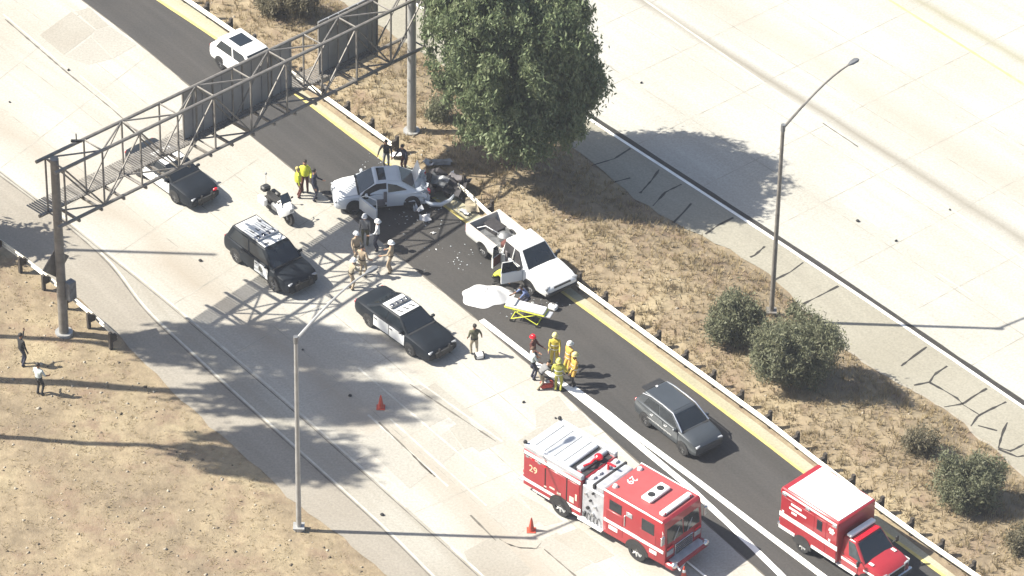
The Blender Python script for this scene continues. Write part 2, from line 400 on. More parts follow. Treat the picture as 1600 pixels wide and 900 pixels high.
# fine sheet inside view, coarse rows outwards: one sheet to the horizon
def axis(lo, hi, step, far):
    a = list(np.arange(lo, hi+1e-6, step)); s = step; x = hi
    out = []
    while x < far: s *= 1.6; x += s; out.append(x)
    s = step; x = lo; pre = []
    while x > -far: s *= 1.6; x -= s; pre.append(x)
    return np.array(pre[::-1]+a+out)
gx = axis(-34, 36, .22, 500); gy = axis(-32, 40, .26, 500)
GX, GY = np.meshgrid(gx, gy); GZ = ground_h(GX, GY)
nx_, ny_ = len(gx), len(gy)
me = bpy.data.meshes.new('ground')
verts = np.stack([GX.ravel(), GY.ravel(), GZ.ravel()], 1)
ii = (np.arange(ny_-1)[:, None]*nx_+np.arange(nx_-1)[None, :]).ravel()
faces = np.stack([ii, ii+1, ii+nx_+1, ii+nx_], 1)
def np_mesh(me, verts, faces):
    me.vertices.add(len(verts)); me.vertices.foreach_set('co', verts.astype(np.float32).ravel())
    k = faces.shape[1]; me.loops.add(faces.size); me.loops.foreach_set('vertex_index', faces.astype(np.int32).ravel())
    me.polygons.add(len(faces)); me.polygons.foreach_set('loop_start', np.arange(0, faces.size, k, dtype=np.int32))
    me.update(calc_edges=True); me.validate()
np_mesh(me, verts, faces); me.shade_smooth(); me.materials.append(dirt)
ground = struct(link(bpy.data.objects.new('ground', me)))

# ---- painted lines
def sub(name, x0, x1):
    """piece of a named line between two photo columns"""
    return [p for p in LINE[name] if x0 <= Q(p)[0] <= x1]
def fine(pts, step=.5):
    L = sum((pts[i+1]-pts[i]).length for i in range(len(pts)-1)); return resample(pts, max(3, int(L/step)))[0]
stripe('lane_line', fine(sub('white_a', -400, 640)), .11, .006, worn_white, lanes, .2)
stripe('lane_line', fine(px([(705, 855), (790, 932)])), .12, .006, worn_white, lanes, .2)
stripe('tar_seam', fine([p for p in offset(LINE['white_a'], -.16) if -300 < Q(p)[0] < 800]), .05, .006, tar_soft, lanes, .4)
stripe('edge_seam', fine([p for p in LINE['seam_b'] if -300 < Q(p)[0] < 900]), .07, .007, tar_soft, sh_l, .4)
stripe('edge_line', fine([p for p in offset(LINE['seam_b'], .14) if 150 < Q(p)[0] < 900]), .10, .008, worn_white, sh_l, .15)
stripe('yellow_line', LINE['yellow'], .16, .008, yellow_paint, asp, .12)
# the two wide white lines that part from one another
stripe('lane_line', fine(px([(752, 500), (800, 537), (880, 600), (945, 652), (1080, 764), (1142, 822), (1215, 893), (1320, 1000)])), .31, .009, white_paint, asp, .04)
stripe('lane_line', fine(px([(893, 604), (950, 646), (990, 678), (1090, 752), (1200, 836), (1285, 900), (1420, 1005)])), .31, .0115, white_paint, asp, .04)
stripe('tar_seam', fine([p for p in LINE['edge_r1'] if Q(p)[0] > -100]), .06, .010, tar_soft, asp, .6)
stripe('lane_line', LINE['white_w'], .16, ZR+.008, white_paint, sh_r, .05)
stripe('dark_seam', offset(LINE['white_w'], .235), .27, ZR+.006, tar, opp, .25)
stripe('lane_line', LINE['far_a'], .13, ZR+.006, worn_white, opp, .2)
stripe('yellow_line', fine(px([(1330, -40), (1390, 0), (1600, 132), (1700, 196)], ZR)), .16, ZR+.006, mat('faded yellow', (.36, .33, .16), .8, var=.2, scale=2), opp, .3)
for seg in ([(1465, 427), (1520, 463)], [(1320, 318), (1375, 355)], [(1610, 524), (1660, 557)], [(1170, 205), (1235, 250)], [(1285, 193), (1340, 230)]):
    stripe('lane_dash', fine(px(seg, ZR)), .12, ZR+.006, worn_white, opp, .1)
for seg in ([(5, 22), (105, 108)], [(125, 118), (185, 168)], [(560, 575), (760, 745)], [(645, 590), (785, 690)], [(575, 648), (700, 760)], [(610, 655), (760, 790)]):
    stripe('lane_line', fine(px(seg)), .10, .0065, worn_white, lanes, .3)
for seg in ([(8, 30), (104, 113), (175, 170), (235, 225)], [(640, 600), (775, 690)], [(592, 660), (680, 745)], [(645, 712), (660, 728), (675, 741)], [(735, 805), (775, 845)], [(850, 858), (905, 905)]):
    stripe('tar_seam', fine(px(seg), .3), .07, .0075, tar_soft, lanes, .7)
# transverse joints between the road slabs, and the joints between lanes
def across(A, B, step, z, parent, t0=0., t1=1.):
    a, L = resample(A, 400); b, _ = resample(B, 400); n = int(L/step)
    for k in range(n):
        i = int((k+.5)/n*399); p, q = a[i].lerp(b[i], t0), a[i].lerp(b[i], t1); m_ = p.lerp(q, .5); xx, yy = Q(Vector((m_.x, m_.y, z)))
        if -250 < xx < 1850 and -150 < yy < 1050: stripe('slab_joint', fine([p, q], .6), .035, z, joint_m, parent, .6)
across(LINE['white_a'], LINE['edge_r1'], 4.6, .0045, lanes)
across(LINE['white_w'], LINE['far_edge'], 4.6, ZR+.0045, opp, .01, .55)
for f in (.26, .52, .77):
    a, _ = resample(LINE['white_a'], 200); b, _ = resample(LINE['edge_r1'], 200)
    stripe('lane_joint', [p for p in (a[i].lerp(b[i], f) for i in range(200)) if -300 < Q(p)[0] < 1500], .04, .0048, joint_m, lanes, .6)
for d_ in (3.9, 7.6, 11.3, 15.0):
    stripe('lane_joint', [Vector((p.x, p.y, ZR)) for p in offset(LINE['white_w'], d_) if -200 < Q(p)[0] < 1900], .04, ZR+.0048, joint_m, opp, .6)
# repaired slabs with their own edges
def slab(poly, m=slabm, z=.005, parent=lanes, name='concrete_slab'):
    mb = MB(); mb.prism([P(x, y, 0) for x, y in poly], (0, 0, z)); return obj(name, mb, m, parent, smooth=0)
slabs = [[(62, 55), (112, 18), (150, 48), (100, 86)], [(102, 88), (142, 58), (176, 92), (138, 101)], [(148, 47), (172, 42), (214, 70), (178, 91), (144, 58)], [(118, 18), (140, 12), (170, 40), (150, 46)],
         [(562, 690), (600, 665), (672, 738), (640, 764)], [(668, 690), (702, 672), (722, 700), (686, 728)], [(702, 670), (728, 652), (760, 690), (726, 702)], [(640, 640), (668, 622), (700, 652), (668, 668)], [(728, 690), (765, 664), (790, 690), (748, 706)],
         [(655, 612), (680, 598), (740, 648), (715, 664)], [(836, 640), (872, 618), (898, 650), (838, 668)], [(808, 690), (835, 672), (905, 640), (925, 664), (862, 678), (820, 700)],
         [(725, 862), (775, 836), (832, 892), (800, 912), (740, 900)], [(838, 848), (870, 832), (925, 880), (892, 896)], [(760, 800), (800, 775), (846, 812), (806, 838)], [(864, 840), (905, 825), (960, 868), (930, 880)], [(810, 770), (848, 790), (880, 815), (850, 822)]]
for k, s_ in enumerate(slabs):
    slab(s_, slabm if k % 3 else MATS['edge concrete'], .005+.0004*(k % 4))
# tar poured in the cracks of the right shoulder
cracks = [[(985, 232), (960, 248), (920, 260)], [(1030, 265), (1018, 282), (1000, 302)], [(985, 278), (962, 284), (935, 288)], [(1065, 288), (1040, 300), (1020, 322)], [(1080, 318), (1068, 332), (1052, 348)],
          [(1146, 340), (1122, 352), (1102, 366)], [(1195, 385), (1178, 400), (1172, 402)], [(1255, 410), (1235, 425), (1205, 440)], [(1310, 447), (1285, 460), (1255, 475)], [(1448, 542), (1430, 555), (1408, 572)], [(1480, 572), (1460, 585), (1453, 597), (1428, 602)], [(1453, 598), (1475, 610), (1495, 622), (1505, 632)],
          [(1542, 607), (1520, 620), (1505, 631), (1475, 636)], [(1572, 628), (1545, 641), (1528, 650), (1517, 666)], [(1504, 632), (1530, 648)], [(1574, 660), (1567, 675), (1562, 692), (1560, 700)], [(1528, 665), (1558, 673)], [(1560, 700), (1580, 705), (1600, 694)], [(1600, 712), (1590, 714), (1560, 702)], [(1170, 556 - 60), (1160, 503)]]
for c in cracks[:-1]:
    stripe('crack_sealant', fine(px(c, ZR), .22), .095, ZR+.007, tar, sh_r, .6)
stripe('crack_sealant', fine(px([(780, 842), (795, 851), (812, 856), (838, 857), (846, 848)]), .2), .06, .007, tar, lanes, .9)
stripe('shoulder_edge', fine(sub('dirt_r', 1240, 1700), .4), .12, ZR+.006, mat('pale edge dust', (.24, .22, .18), .9), sh_r, .5)
# ---------------------------------------------------------------- vehicles
WH = {}
def wheel(parent, x, y, r, wd, rim_m, spokes=5, dual=False):
    key = (r, wd, rim_m.name, spokes)
    if key not in WH:
        t = MB(); h = wd/2; n = 22
        prof = [(r*.62, -h), (r*.93, -h), (r, -h*.72), (r, h*.72), (r*.93, h), (r*.62, h), (r*.60, h*.3), (r*.60, -h*.3)]
        t.loft([[(a*math.cos(2*math.pi*i/n), b, a*math.sin(2*math.pi*i/n)) for a, b in prof] for i in range(n)]+[[(a, b, 0) for a, b in prof]], caps=False)
        q = MB(); q.cyl((0, -h*.5, 0), (0, h*.55, 0), r*.58, n=18)
        for s in (-1, 1):
            q.cyl((0, s*h*.5, 0), (0, s*h*.85, 0), r*.17, n=8)
            for k in range(spokes):
                a = 2*math.pi*k/spokes; q.box((r*.36*math.cos(a), s*h*.62, r*.36*math.sin(a)), (r*.5, h*.3, r*.14), M=Matrix.Identity(4)) if False else q.tube([(r*.1*math.cos(a), s*h*.74, r*.1*math.sin(a)), (r*.58*math.cos(a), s*h*.66, r*.58*math.sin(a))], r*.075, 5)
        tm = t.mesh('wheel'); tm.materials.append(rubber); qm = q.mesh('rim'); qm.materials.append(rim_m); WH[key] = (tm, qm)
    tm, qm = WH[key]
    o = obj('wheel', tm, None, parent, loc=(x, y, r)); obj('rim', qm, None, o); return o
def arch(mb, x, y, r, s, zb):
    """dark wheel housing, the part of a disc above the sill, slightly proud of the flank"""
    pts = [(x+r*math.cos(t), y, max(zb-.02, r*.86+r*math.sin(t)-.02)) for t in np.linspace(-.25, math.pi+.25, 16)]
    mb.prism(pts, (0, s*.012, 0))
def lower(st, L, W, n_in=6):
    mb = MB(); secs = []
    for xf, wf, zb, zt in st:
        x = xf*L; w_ = wf*W/2; d = zt-zb
        half = [(w_*.80, zb), (w_*.97, zb+.10*d), (w_*1.0, zb+.35*d), (w_*.985, zb+.72*d), (w_*.94, zt-.07*d), (w_*.84, zt), (w_*.45, zt+.022)]
        secs.append([(x, y, z) for y, z in half]+[(x, -y, z) for y, z in half[::-1]])
    mb.loft(secs); return mb
def cabin_mesh(name, c, m, bev=.07, parent=None):
    b0, b1, r0, r1, wb, wr, zb, zr = c
    v = [(b0, wb, zb), (b1, wb, zb), (b1, -wb, zb), (b0, -wb, zb), (r0, wr, zr), (r1, wr, zr), (r1, -wr, zr), (r0, -wr, zr)]
    bm = bmesh.new(); V = [bm.verts.new(p) for p in v]
    for f in ((3, 2, 1, 0), (4, 5, 6, 7), (0, 1, 5, 4), (1, 2, 6, 5), (2, 3, 7, 6), (3, 0, 4, 7)): bm.faces.new([V[i] for i in f])
    bmesh.ops.recalc_face_normals(bm, faces=bm.faces)
    ed = [e for e in bm.edges if max(q.co.z for q in e.verts) > zb+.01]
    bmesh.ops.bevel(bm, geom=ed, offset=bev, segments=3, affect='EDGES', profile=.6)
    me = bpy.data.meshes.new(name); bm.to_mesh(me); bm.free(); me.shade_smooth(); me.set_sharp_from_angle(angle=R(30)); me.materials.append(m)
    return link(bpy.data.objects.new(name, me), parent)
def faces_of(c):
    b0, b1, r0, r1, wb, wr, zb, zr = c
    return dict(L=((b1, wb, zb), (b0, wb, zb), (r0, wr, zr), (r1, wr, zr)),      # u: front to rear
                Rr=((b0, -wb, zb), (b1, -wb, zb), (r1, -wr, zr), (r0, -wr, zr)),  # u: rear to front
                F=((b1, -wb, zb), (b1, wb, zb), (r1, wr, zr), (r1, -wr, zr)),
                B=((b0, wb, zb), (b0, -wb, zb), (r0, -wr, zr), (r0, wr, zr)),
                T=((r0, wr, zr), (r0, -wr, zr), (r1, -wr, zr), (r1, wr, zr)))
def heading(a, b, za=0, zb_=None):
    A = P(a[0], a[1], za); B = P(b[0], b[1], za if zb_ is None else zb_); d = B-A
    return A, B, math.atan2(d.y, d.x)
def xf(root, p): return root.matrix_basis @ Vector(p)
def place_on_wheels(a, b, rear_x, W, side=-1):
    """root location so that the wheels on the seen side touch the road at photo pixels a (rear) and b (front)"""
    A, B, rz = heading(a, b)
    c = math.cos(rz); s = math.sin(rz)
    lx, ly = rear_x, side*(W/2-.1)
    return Vector((A.x-(lx*c-ly*s), A.y-(lx*s+ly*c), 0)), rz

SEDAN = [(-.5, .78, .42, .74), (-.488, .90, .32, .92), (-.46, .96, .25, .99), (-.38, .99, .21, 1.01), (-.2, 1, .2, .99), (.1, 1, .2, .96), (.24, .99, .2, .95), (.38, .975, .2, .88), (.46, .93, .22, .79), (.49, .86, .27, .67), (.5, .75, .36, .58)]
SUV = [(-.5, .84, .48, .92), (-.49, .94, .36, 1.06), (-.46, .975, .29, 1.11), (-.2, 1, .26, 1.10), (.1, 1, .26, 1.08), (.22, .99, .26, 1.07), (.36, .975, .26, 1.01), (.45, .94, .29, .93), (.49, .87, .34, .79), (.5, .76, .42, .69)]
COUPE = [(-.5, .80, .42, .80), (-.488, .91, .30, .93), (-.44, .965, .24, .99), (-.3, 1, .20, .97), (-.1, 1, .19, .93), (.12, 1, .19, .91), (.25, .99, .19, .90), (.38, .97, .2, .82), (.46, .92, .22, .72), (.49, .84, .26, .60), (.5, .72, .34, .52)]
def car(name, label, L, W, st, cab, paint, loc, rz, wb, rw, rear_ax, rim_m, front_doors=None, rear_doors=None, door_m=None, roof_m=None, group=None, cat='car', suv=False, spokes=5, sidew=None, fd_open=False, wind=None):
    t = thing(name, label, cat, loc, rz, group)
    body = obj('body', lower(st, L, W), paint, t)
    b0, b1, r0, r1, wbt, wr, zb, zr = cab
    cabin_mesh('cabin', cab, paint, .09, t)
    F = faces_of(cab)
    # glass
    m = MB(); panel(m, *F['F'], wind or [(.06, .05), (.94, .05), (.95, .90), (.05, .90)]); obj('windshield', m, glass, t)
    m = MB(); panel(m, *F['B'], [(.08, .12), (.92, .12), (.92, .86), (.08, .86)]); obj('rear_window', m, glass, t)
    sw = sidew or [[(.05, .08), (.47, .08), (.47, .86), (.10, .86)], [(.51, .08), (.92, .08), (.88, .86), (.51, .86)]]
    for k, poly in enumerate(sw):
        if not (fd_open and k == 0):
            m = MB(); panel(m, *F['L'], poly); obj('side_window', m, glass, t)
        m = MB(); panel(m, *F['Rr'], [(1-u, v) for u, v in poly][::-1]); obj('side_window', m, glass, t)
    m = MB(); panel(m, *F['T'], [(.06, .05), (.94, .05), (.94, .95), (.06, .95)], t=.015); obj('roof', m, roof_m or paint, t)
    # doors
    zs = st[4][2]+.16; zt_ = zb-.03
    for (x0, x1) in [d for d in (front_doors, rear_doors) if d]:
        for s in (1, -1):
            if fd_open and s == 1 and (x0, x1) == front_doors: continue
            d = MB(); y = s*(W/2-.004)
            d.prism([(x0, y, zs), (x1, y, zs), (x1, y-s*.02, zt_), (x0, y-s*.02, zt_)], (0, s*.016, 0)); dd = obj('door', d, door_m or paint, t)
            h = MB(); h.box((x0+.16, s*(W/2+.02), zt_-.12), (.17, .03, .035)); obj('handle', h, blackm if paint is car_black else chrome, dd)
    # wheels
    am = MB(); fx = rear_ax+wb
    for x in (rear_ax, fx):
        for s in (1, -1):
            am = MB(); arch(am, x, s*(W/2-.012), rw*1.20, s, st[4][2]); obj('wheel_arch', am, blackm, t)
            wheel(t, x, s*(W/2-.10), rw, .22, rim_m, spokes)
    # lights, mirrors, grille, bumpers, plate
    zf = st[-2][3]
    for s in (1, -1):
        q = MB(); q.box((L*.480, s*W*.345, zf+.005), (.12, .28, .10), rz=-s*.32, ch=.03); obj('headlight', q, lamp_clear, t)
        q = MB(); q.box((-L*.488, s*W*.38, st[1][3]-.12), (.10, .24, .17), rz=s*.2, ch=.02); obj('taillight', q, lamp_red, t)
        q = MB(); q.box((b1-.32, s*(wbt+.13), zb+.07), (.14, .20, .13), ch=.03); q.cyl((b1-.32, s*(wbt-.02), zb+.03), (b1-.32, s*(wbt+.1), zb+.04), .025, n=6); obj('mirror', q, paint, t)
    q = MB(); q.box((L*.492, 0, zf-.10), (.05, W*.46, .16), ch=.02); obj('grille', q, blackm, t)
    q = MB(); q.box((L*.490, 0, .36), (.10, W*.70, .15), ch=.04); obj('bumper', q, blackm if suv else paint, t)
    q = MB(); q.box((-L*.494, 0, .46), (.10, W*.74, .16), ch=.04); obj('bumper', q, blackm if suv else paint, t)
    q = MB(); q.box((-L*.5, 0, .70), (.02, .31, .16)); obj('number_plate', q, plate_m, t)
    q = MB()       # bonnet shut line and cowl
    q.box((b1+.02, 0, zb+.012), (.10, wbt*1.85, .03)); obj('cowl', q, blackm, t)
    return t, F

def lettering(text, size, m, parent, M, name='lettering', th=.004):
    cu = bpy.data.curves.new(name, 'FONT'); cu.body = text; cu.size = size; cu.extrude = th; cu.align_x = 'CENTER'; cu.align_y = 'CENTER'
    o = bpy.data.objects.new(name, cu); COL.objects.link(o)
    dg = bpy.context.evaluated_depsgraph_get(); dg.update()
    me = bpy.data.meshes.new_from_object(o.evaluated_get(dg)); bpy.data.objects.remove(o)
    me.name = name; me.materials.clear(); me.materials.append(m)
    q = link(bpy.data.objects.new(name, me), parent); q.matrix_local = M; return q
def face_side(x, y, z, s=1):   # text upright on the left (+y) flank, reading toward the rear->front seen from outside
    return Matrix(((-1 if s > 0 else 1, 0, 0, x), (0, 0, s, y), (0, 1, 0, z), (0, 0, 0, 1)))
def flat_top(x, y, z, rot): return Matrix.Translation((x, y, z)) @ Matrix.Rotation(rot, 4, 'Z')

# --- black and white patrol sedan, front towards the lower right of the view
loc, rz = place_on_wheels((578, 509), (640, 553), -1.52, 1.98)
t, F = car('patrol_car', 'black and white patrol sedan with white roof and white doors, parked nearest the walking person', 5.35, 1.98, SEDAN, (-1.98, 1.12, -1.02, .36, .86, .68, .95, 1.47), car_black, loc, rz, 2.92, .33, -1.52, alloy,
           (-.05, 1.02), (-1.15, -.10), car_white, car_white, 'patrol cars at the crash', 'police car')
q = MB(); q.box((-.45, 0, 1.56), (.30, 1.18, .10), ch=.03); lb = obj('light_bar', q, silver_dk, t)
q = MB()
for k in range(4): q.box((-.45, -.42+.28*k, 1.615), (.22, .12, .03), ch=.01)
obj('lamp', q, lamp_dk, lb)
for k, yy in enumerate((-.36, 0, .36)):
    q = MB(); q.box((.02, yy, 1.494), (.24, .07, .012)); q.box((.11, yy+.06, 1.494), (.06, .13, .012)); q.box((-.08, yy-.05, 1.494), (.05, .10, .012)); obj('roof_marking', q, silver_dk, t)
q = MB()
for k in range(5): q.box((-.86+.02*k, -.30+.13*k, 1.494), (.05, .05, .012))
obj('roof_marking', q, silver_dk, t)
q = MB(); q.cyl((.48, .99, .66), (.48, 1.012, .66), .19, n=7); obj('door_badge', q, star_m, t)
q = MB(); q.box((-.62, .995, .74), (.55, .012, .05)); obj('door_badge', q, star_m, t)
q = MB(); q.box((2.72, 0, .50), (.08, 1.0, .28)); q.box((2.74, .3, .58), (.08, .08, .5)); q.box((2.74, -.3, .58), (.08, .08, .5)); obj('push_bar', q, blackm, t)
# --- black patrol SUV
loc, rz = place_on_wheels((371, 409), (431, 455), -1.47, 2.0)
t, F = car('patrol_suv', 'black patrol sport utility car with white roof and front doors, parked in the gantry shadow', 5.0, 2.0, SUV, (-2.36, 1.25, -2.05, .48, .90, .72, 1.08, 1.76), car_black, loc, rz, 2.90, .37, -1.47, alloy,
           (-.02, 1.05), (-1.12, -.06), car_black, car_white, 'patrol cars at the crash', 'police car', True)
for s in (1, -1):
    q = MB(); y = s*(1.0+.012); q.prism([(.0, y, .44), (1.03, y, .44), (1.03, y-s*.02, 1.03), (0., y-s*.02, 1.03)], (0, s*.008, 0)); obj('white_door_panel', q, car_white, t)
    q = MB(); q.cyl((.5, s*1.00, .76), (.5, s*1.032, .76), .16, n=7); obj('door_badge', q, star_m, t)
q = MB(); q.box((-.35, 0, 1.85), (.34, 1.28, .10), ch=.03); lb = obj('light_bar', q, silver, t)
q = MB(); [q.box((-.35, -.45+.3*k, 1.905), (.24, .13, .03), ch=.01) for k in range(4)]; obj('lamp', q, lamp_dk, lb)
for yy in (-.34, -.05, .3):
    q = MB(); q.box((-1.0, yy, 1.785), (.26, .07, .012)); q.box((-.92, yy+.06, 1.785), (.05, .12, .012)); obj('roof_marking', q, silver_dk, t)
q = MB(); q.box((-1.55, .48, 1.785), (.34, .10, .012)); q.box((.18, -.38, 1.785), (.14, .3, .012)); q.box((.20, .3, 1.785), (.06, .06, .012)); obj('roof_marking', q, silver_dk, t)
q = MB(); q.box((2.54, 0, .58), (.08, 1.0, .32)); q.box((2.56, .3, .66), (.08, .08, .55)); q.box((2.56, -.3, .66), (.08, .08, .55)); obj('push_bar', q, blackm, t)
# --- patrol sedan half under the gantry, front towards the lower right as well
loc, rz = place_on_wheels((217, 274), (278, 318), -1.52, 1.96)
t, F = car('patrol_car', 'dark patrol sedan half hidden beneath the sign gantry, a red lamp at its front', 5.3, 1.96, SEDAN, (-1.96, 1.12, -1.02, .36, .86, .68, .95, 1.47), car_black, loc, rz, 2.92, .33, -1.52, alloy,
           (-.05, 1.02), (-1.15, -.10), car_white, car_white, 'patrol cars at the crash', 'police car')
q = MB(); q.box((-.45, 0, 1.56), (.30, 1.18, .10), ch=.03); obj('light_bar', q, silver_dk, t)
q = MB(); q.box((2.60, .62, .74), (.12, .22, .14), ch=.03); obj('red_lamp', q, lamp_red, t)
q = MB(); q.box((2.70, 0, .50), (.08, 1.0, .28)); q.box((2.72, .3, .58), (.08, .08, .5)); q.box((2.72, -.3, .58), (.08, .08, .5)); obj('push_bar', q, blackm, t)
# --- grey crossover
loc, rz = place_on_wheels((1010, 664), (1066, 708), -1.30, 1.84)
t, F = car('grey_crossover', 'small dark grey crossover car with bright window trim driving past in the asphalt lane', 4.35, 1.84, SUV, (-2.02, 1.10, -1.72, .30, .82, .63, 1.05, 1.62), car_grey, loc, rz, 2.62, .34, -1.30, alloy,
           (-.05, .95), (-1.02, -.09), None, None, None, 'car', True, 5, [[(.07, .10), (.47, .08), (.47, .80), (.12, .80)], [(.50, .08), (.86, .12), (.82, .70), (.50, .80)]])
for s in (1, -1):
    q = MB(); q.tube([(1.12, s*.80, 1.10), (.75, s*.73, 1.36), (.32, s*.665, 1.63), (-.4, s*.655, 1.655), (-1.2, s*.66, 1.63), (-1.75, s*.70, 1.5)], .035, 6); obj('roof_rail', q, chrome, t)
    q = MB(); q.box((-.3, s*.925, .62), (1.7, .02, .05)); obj('sill_trim', q, chrome, t)
q = MB(); q.box((2.12, .0, .74), (.05, 1.0, .05)); obj('grille_trim', q, chrome, t)
q = MB(); q.box((-1.62, 0, 1.66), (.10, .10, .06), ch=.02); obj('roof_aerial', q, white_pl, t)
q = MB(); q.box((-1.9, 0, 1.58), (.35, 1.1, .04)); obj('spoiler', q, blackm, t)
# --- white SUV at the top
A, B, rz = heading((345, 88), (445, 160))
cx, cy = A.x, A.y; c_, s_ = math.cos(rz), math.sin(rz)
rzw = math.atan2((P(467, 150)-P(332, 56)).y, (P(467, 150)-P(332, 56)).x)
p0 = P(346, 107); c_, s_ = math.cos(rzw), math.sin(rzw)
loc = Vector((p0.x-(-1.35*c_+.85*s_), p0.y-(-1.35*s_-.85*c_), 0))
t, F = car('white_suv', 'white sport utility car with dark sunroof beyond the gantry in the asphalt lane', 4.6, 1.86, SUV, (-2.05, 1.20, -1.70, .42, .85, .70, 1.08, 1.66), car_white, loc, rzw, 2.72, .35, -1.35, alloy,
           (-.05, 1.02), (-1.10, -.09), None, None, None, 'car', True)
q = MB(); panel(q, *F['T'], [(.20, .20), (.80, .20), (.80, .66), (.20, .66)], t=.024); obj('sunroof', q, glass, t)
# --- crashed white coupe turned across the lane, door open
A, B, rz = heading((645, 328), (553, 335))
loc, rz = place_on_wheels((643, 325), (550, 332), -1.42, 1.84, 1)
t, F = car('crashed_coupe', 'crashed white coupe standing across the lane, driver door open and tail torn', 4.65, 1.84, COUPE, (-1.72, 1.12, -.86, .28, .84, .66, .92, 1.40), car_silver, loc, rz, 2.80, .34, -1.42, rim_dk,
           (-.22, 1.08), None, None, None, None, 'crashed car', False, 5, [[(.05, .06), (.45, .06), (.45, .86), (.10, .86)], [(.49, .08), (.86, .20), (.74, .70), (.49, .86)]], True)
q = MB(); panel(q, *F['T'], [(.14, .56), (.86, .56), (.86, .90), (.14, .90)], t=.024); obj('sunroof', q, glass, t)
q = MB(); q.prism([(-.2, .905, .30), (1.06, .905, .30), (1.06, .89, .92), (.86, .80, 1.12), (.30, .69, 1.36), (-.2, .69, 1.38)], (0, .025, 0)); obj('door_opening', q, int_dk, t)
q = MB(); q.box((.10, .93, .52), (.42, .04, .34), ch=.02); q.box((-.12, .93, .80), (.16, .04, .55), ch=.02); obj('seat', q, int_gr, t)
Mh = Matrix.Translation((1.08, .93, 0)) @ Matrix.Rotation(R(-58), 4, 'Z')
q = MB(); q.prism([(0, 0, .34), (-1.25, 0, .34), (-1.28, 0, .92), (0, 0, .92)], (0, .09, 0), M=Mh); dd = obj('door', q, car_silver, t)
q = MB(); q.prism([(-.06, -.012, .40), (-1.18, -.012, .40), (-1.2, -.012, .88), (-.06, -.012, .88)], (0, .012, 0), M=Mh); obj('door_lining', q, int_gr, dd)
q = MB(); q.tube([Mh @ Vector(p) for p in ((-.03, .04, .92), (-.45, .02, 1.22), (-1.2, .0, 1.36), (-1.27, .03, .92))], .022, 6); obj('window_frame', q, car_silver, dd)
bd = [c for c in bpy.data.objects if c.parent is t and c.name.startswith('body')][0]; rr_ = random.Random(4)
bmx = bmesh.new(); bmx.from_mesh(bd.data); bmesh.ops.subdivide_edges(bmx, edges=[e for e in bmx.edges if max(v.co.x for v in e.verts) < -1.2], cuts=2, use_grid_fill=True)
for v in bmx.verts:
    k_ = max(0, min(1, (-1.35-v.co.x)/.8)); v.co += Vector((rr_.uniform(-.05, .20), rr_.uniform(-.09, .09), rr_.uniform(-.14, .06)))*k_
bmx.to_mesh(bd.data); bmx.free(); bd.data.set_sharp_from_angle(angle=R(25))
q = MB(); q.box((-2.30, .28, .66), (.30, 1.0, .44), rz=.25, ch=.05); q.box((-2.42, -.5, .58), (.3, .6, .4), rz=-.3, ch=.05); obj('torn_tail', q, int_dk, t)
q = MB(); q.prism([(-1.62, -.62, .98), (-1.66, .22, .98), (-1.92, .16, 1.52), (-1.86, -.58, 1.58)], (-.04, 0, .01)); obj('trunk_lid', q, car_white, t)
q = MB(); q.tube([(-2.05, .90, .42), (-2.35, 1.02, .30), (-2.8, 1.05, .26), (-3.3, .82, .30), (-3.6, .42, .36)], [.06, .10, .10, .09, .05], 7); obj('bumper', q, car_silver, t, label='torn off curved rear bumper hanging from the corner')
# sunlight on the coupe's nose is put into the colour: whiter bonnet skin
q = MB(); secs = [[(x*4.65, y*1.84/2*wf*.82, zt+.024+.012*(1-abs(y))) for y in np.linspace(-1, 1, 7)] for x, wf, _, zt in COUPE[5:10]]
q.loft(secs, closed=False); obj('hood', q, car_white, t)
t.scale = (1.0, 1.07, 1.12)
# --- white pick-up against the rail
A, B, rz = heading((726, 349), (855, 452), 1.15)
c_, s_ = math.cos(rz), math.sin(rz); L = 6.35; W = 2.05
loc = Vector((A.x-(-L/2*c_+W/2*s_), A.y-(-L/2*s_-W/2*c_), 0))
t = thing('pickup_truck', 'white crashed pickup truck with open near side doors and junk in its bed', 'pickup truck', loc, rz)
PU = [(-.06, 1, .42, 1.12), (.08, 1, .40, 1.14), (.20, .99, .40, 1.14), (.30, .985, .42, 1.13), (.42, .96, .44, 1.07), (.475, .92, .46, 1.00), (.495, .84, .50, .90), (.5, .75, .55, .82)]
obj('body', lower(PU, L, W), car_white, t)
cab = (-.42, 1.62, -.30, .82, .90, .72, 1.10, 1.86); cabin_mesh('cabin', cab, car_white, .10, t); F = faces_of(cab)
q = MB(); panel(q, *F['F'], [(.05, .05), (.95, .05), (.95, .92), (.05, .92)]); wnd = obj('windshield', q, glass, t)
q = MB(); panel(q, *F['F'], [(.25, .15), (.40, .12), (.42, .5), (.30, .55)], t=.016); panel(q, *F['F'], [(.74, .52), (.86, .55), (.86, .68), (.75, .66)], t=.016); obj('glint', q, glass2, wnd) if False else None
q = MB(); panel(q, *F['B'], [(.08, .12), (.92, .12), (.92, .86), (.08, .86)]); obj('rear_window', q, glass, t)
q = MB(); panel(q, *F['L'], [(.10, .08), (.90, .08), (.86, .86), (.14, .86)]); obj('side_window', q, glass, t)
q = MB(); panel(q, *F['T'], [(.08, .08), (.92, .08), (.92, .92), (.08, .92)], t=.015); obj('roof', q, car_white, t)
q = MB(); q.prism([(-.32, -.995, .50), (1.30, -.995, .50), (1.30, -.97, 1.10), (.78, -.78, 1.74), (-.22, -.78, 1.76)], (0, -.03, 0)); obj('door_opening', q, int_dk, t)
q = MB(); q.box((.35, -1.02, .86), (.5, .05, .34), ch=.02); q.box((.10, -1.0, 1.15), (.16, .06, .6), ch=.02); obj('seat', q, int_gr, t)
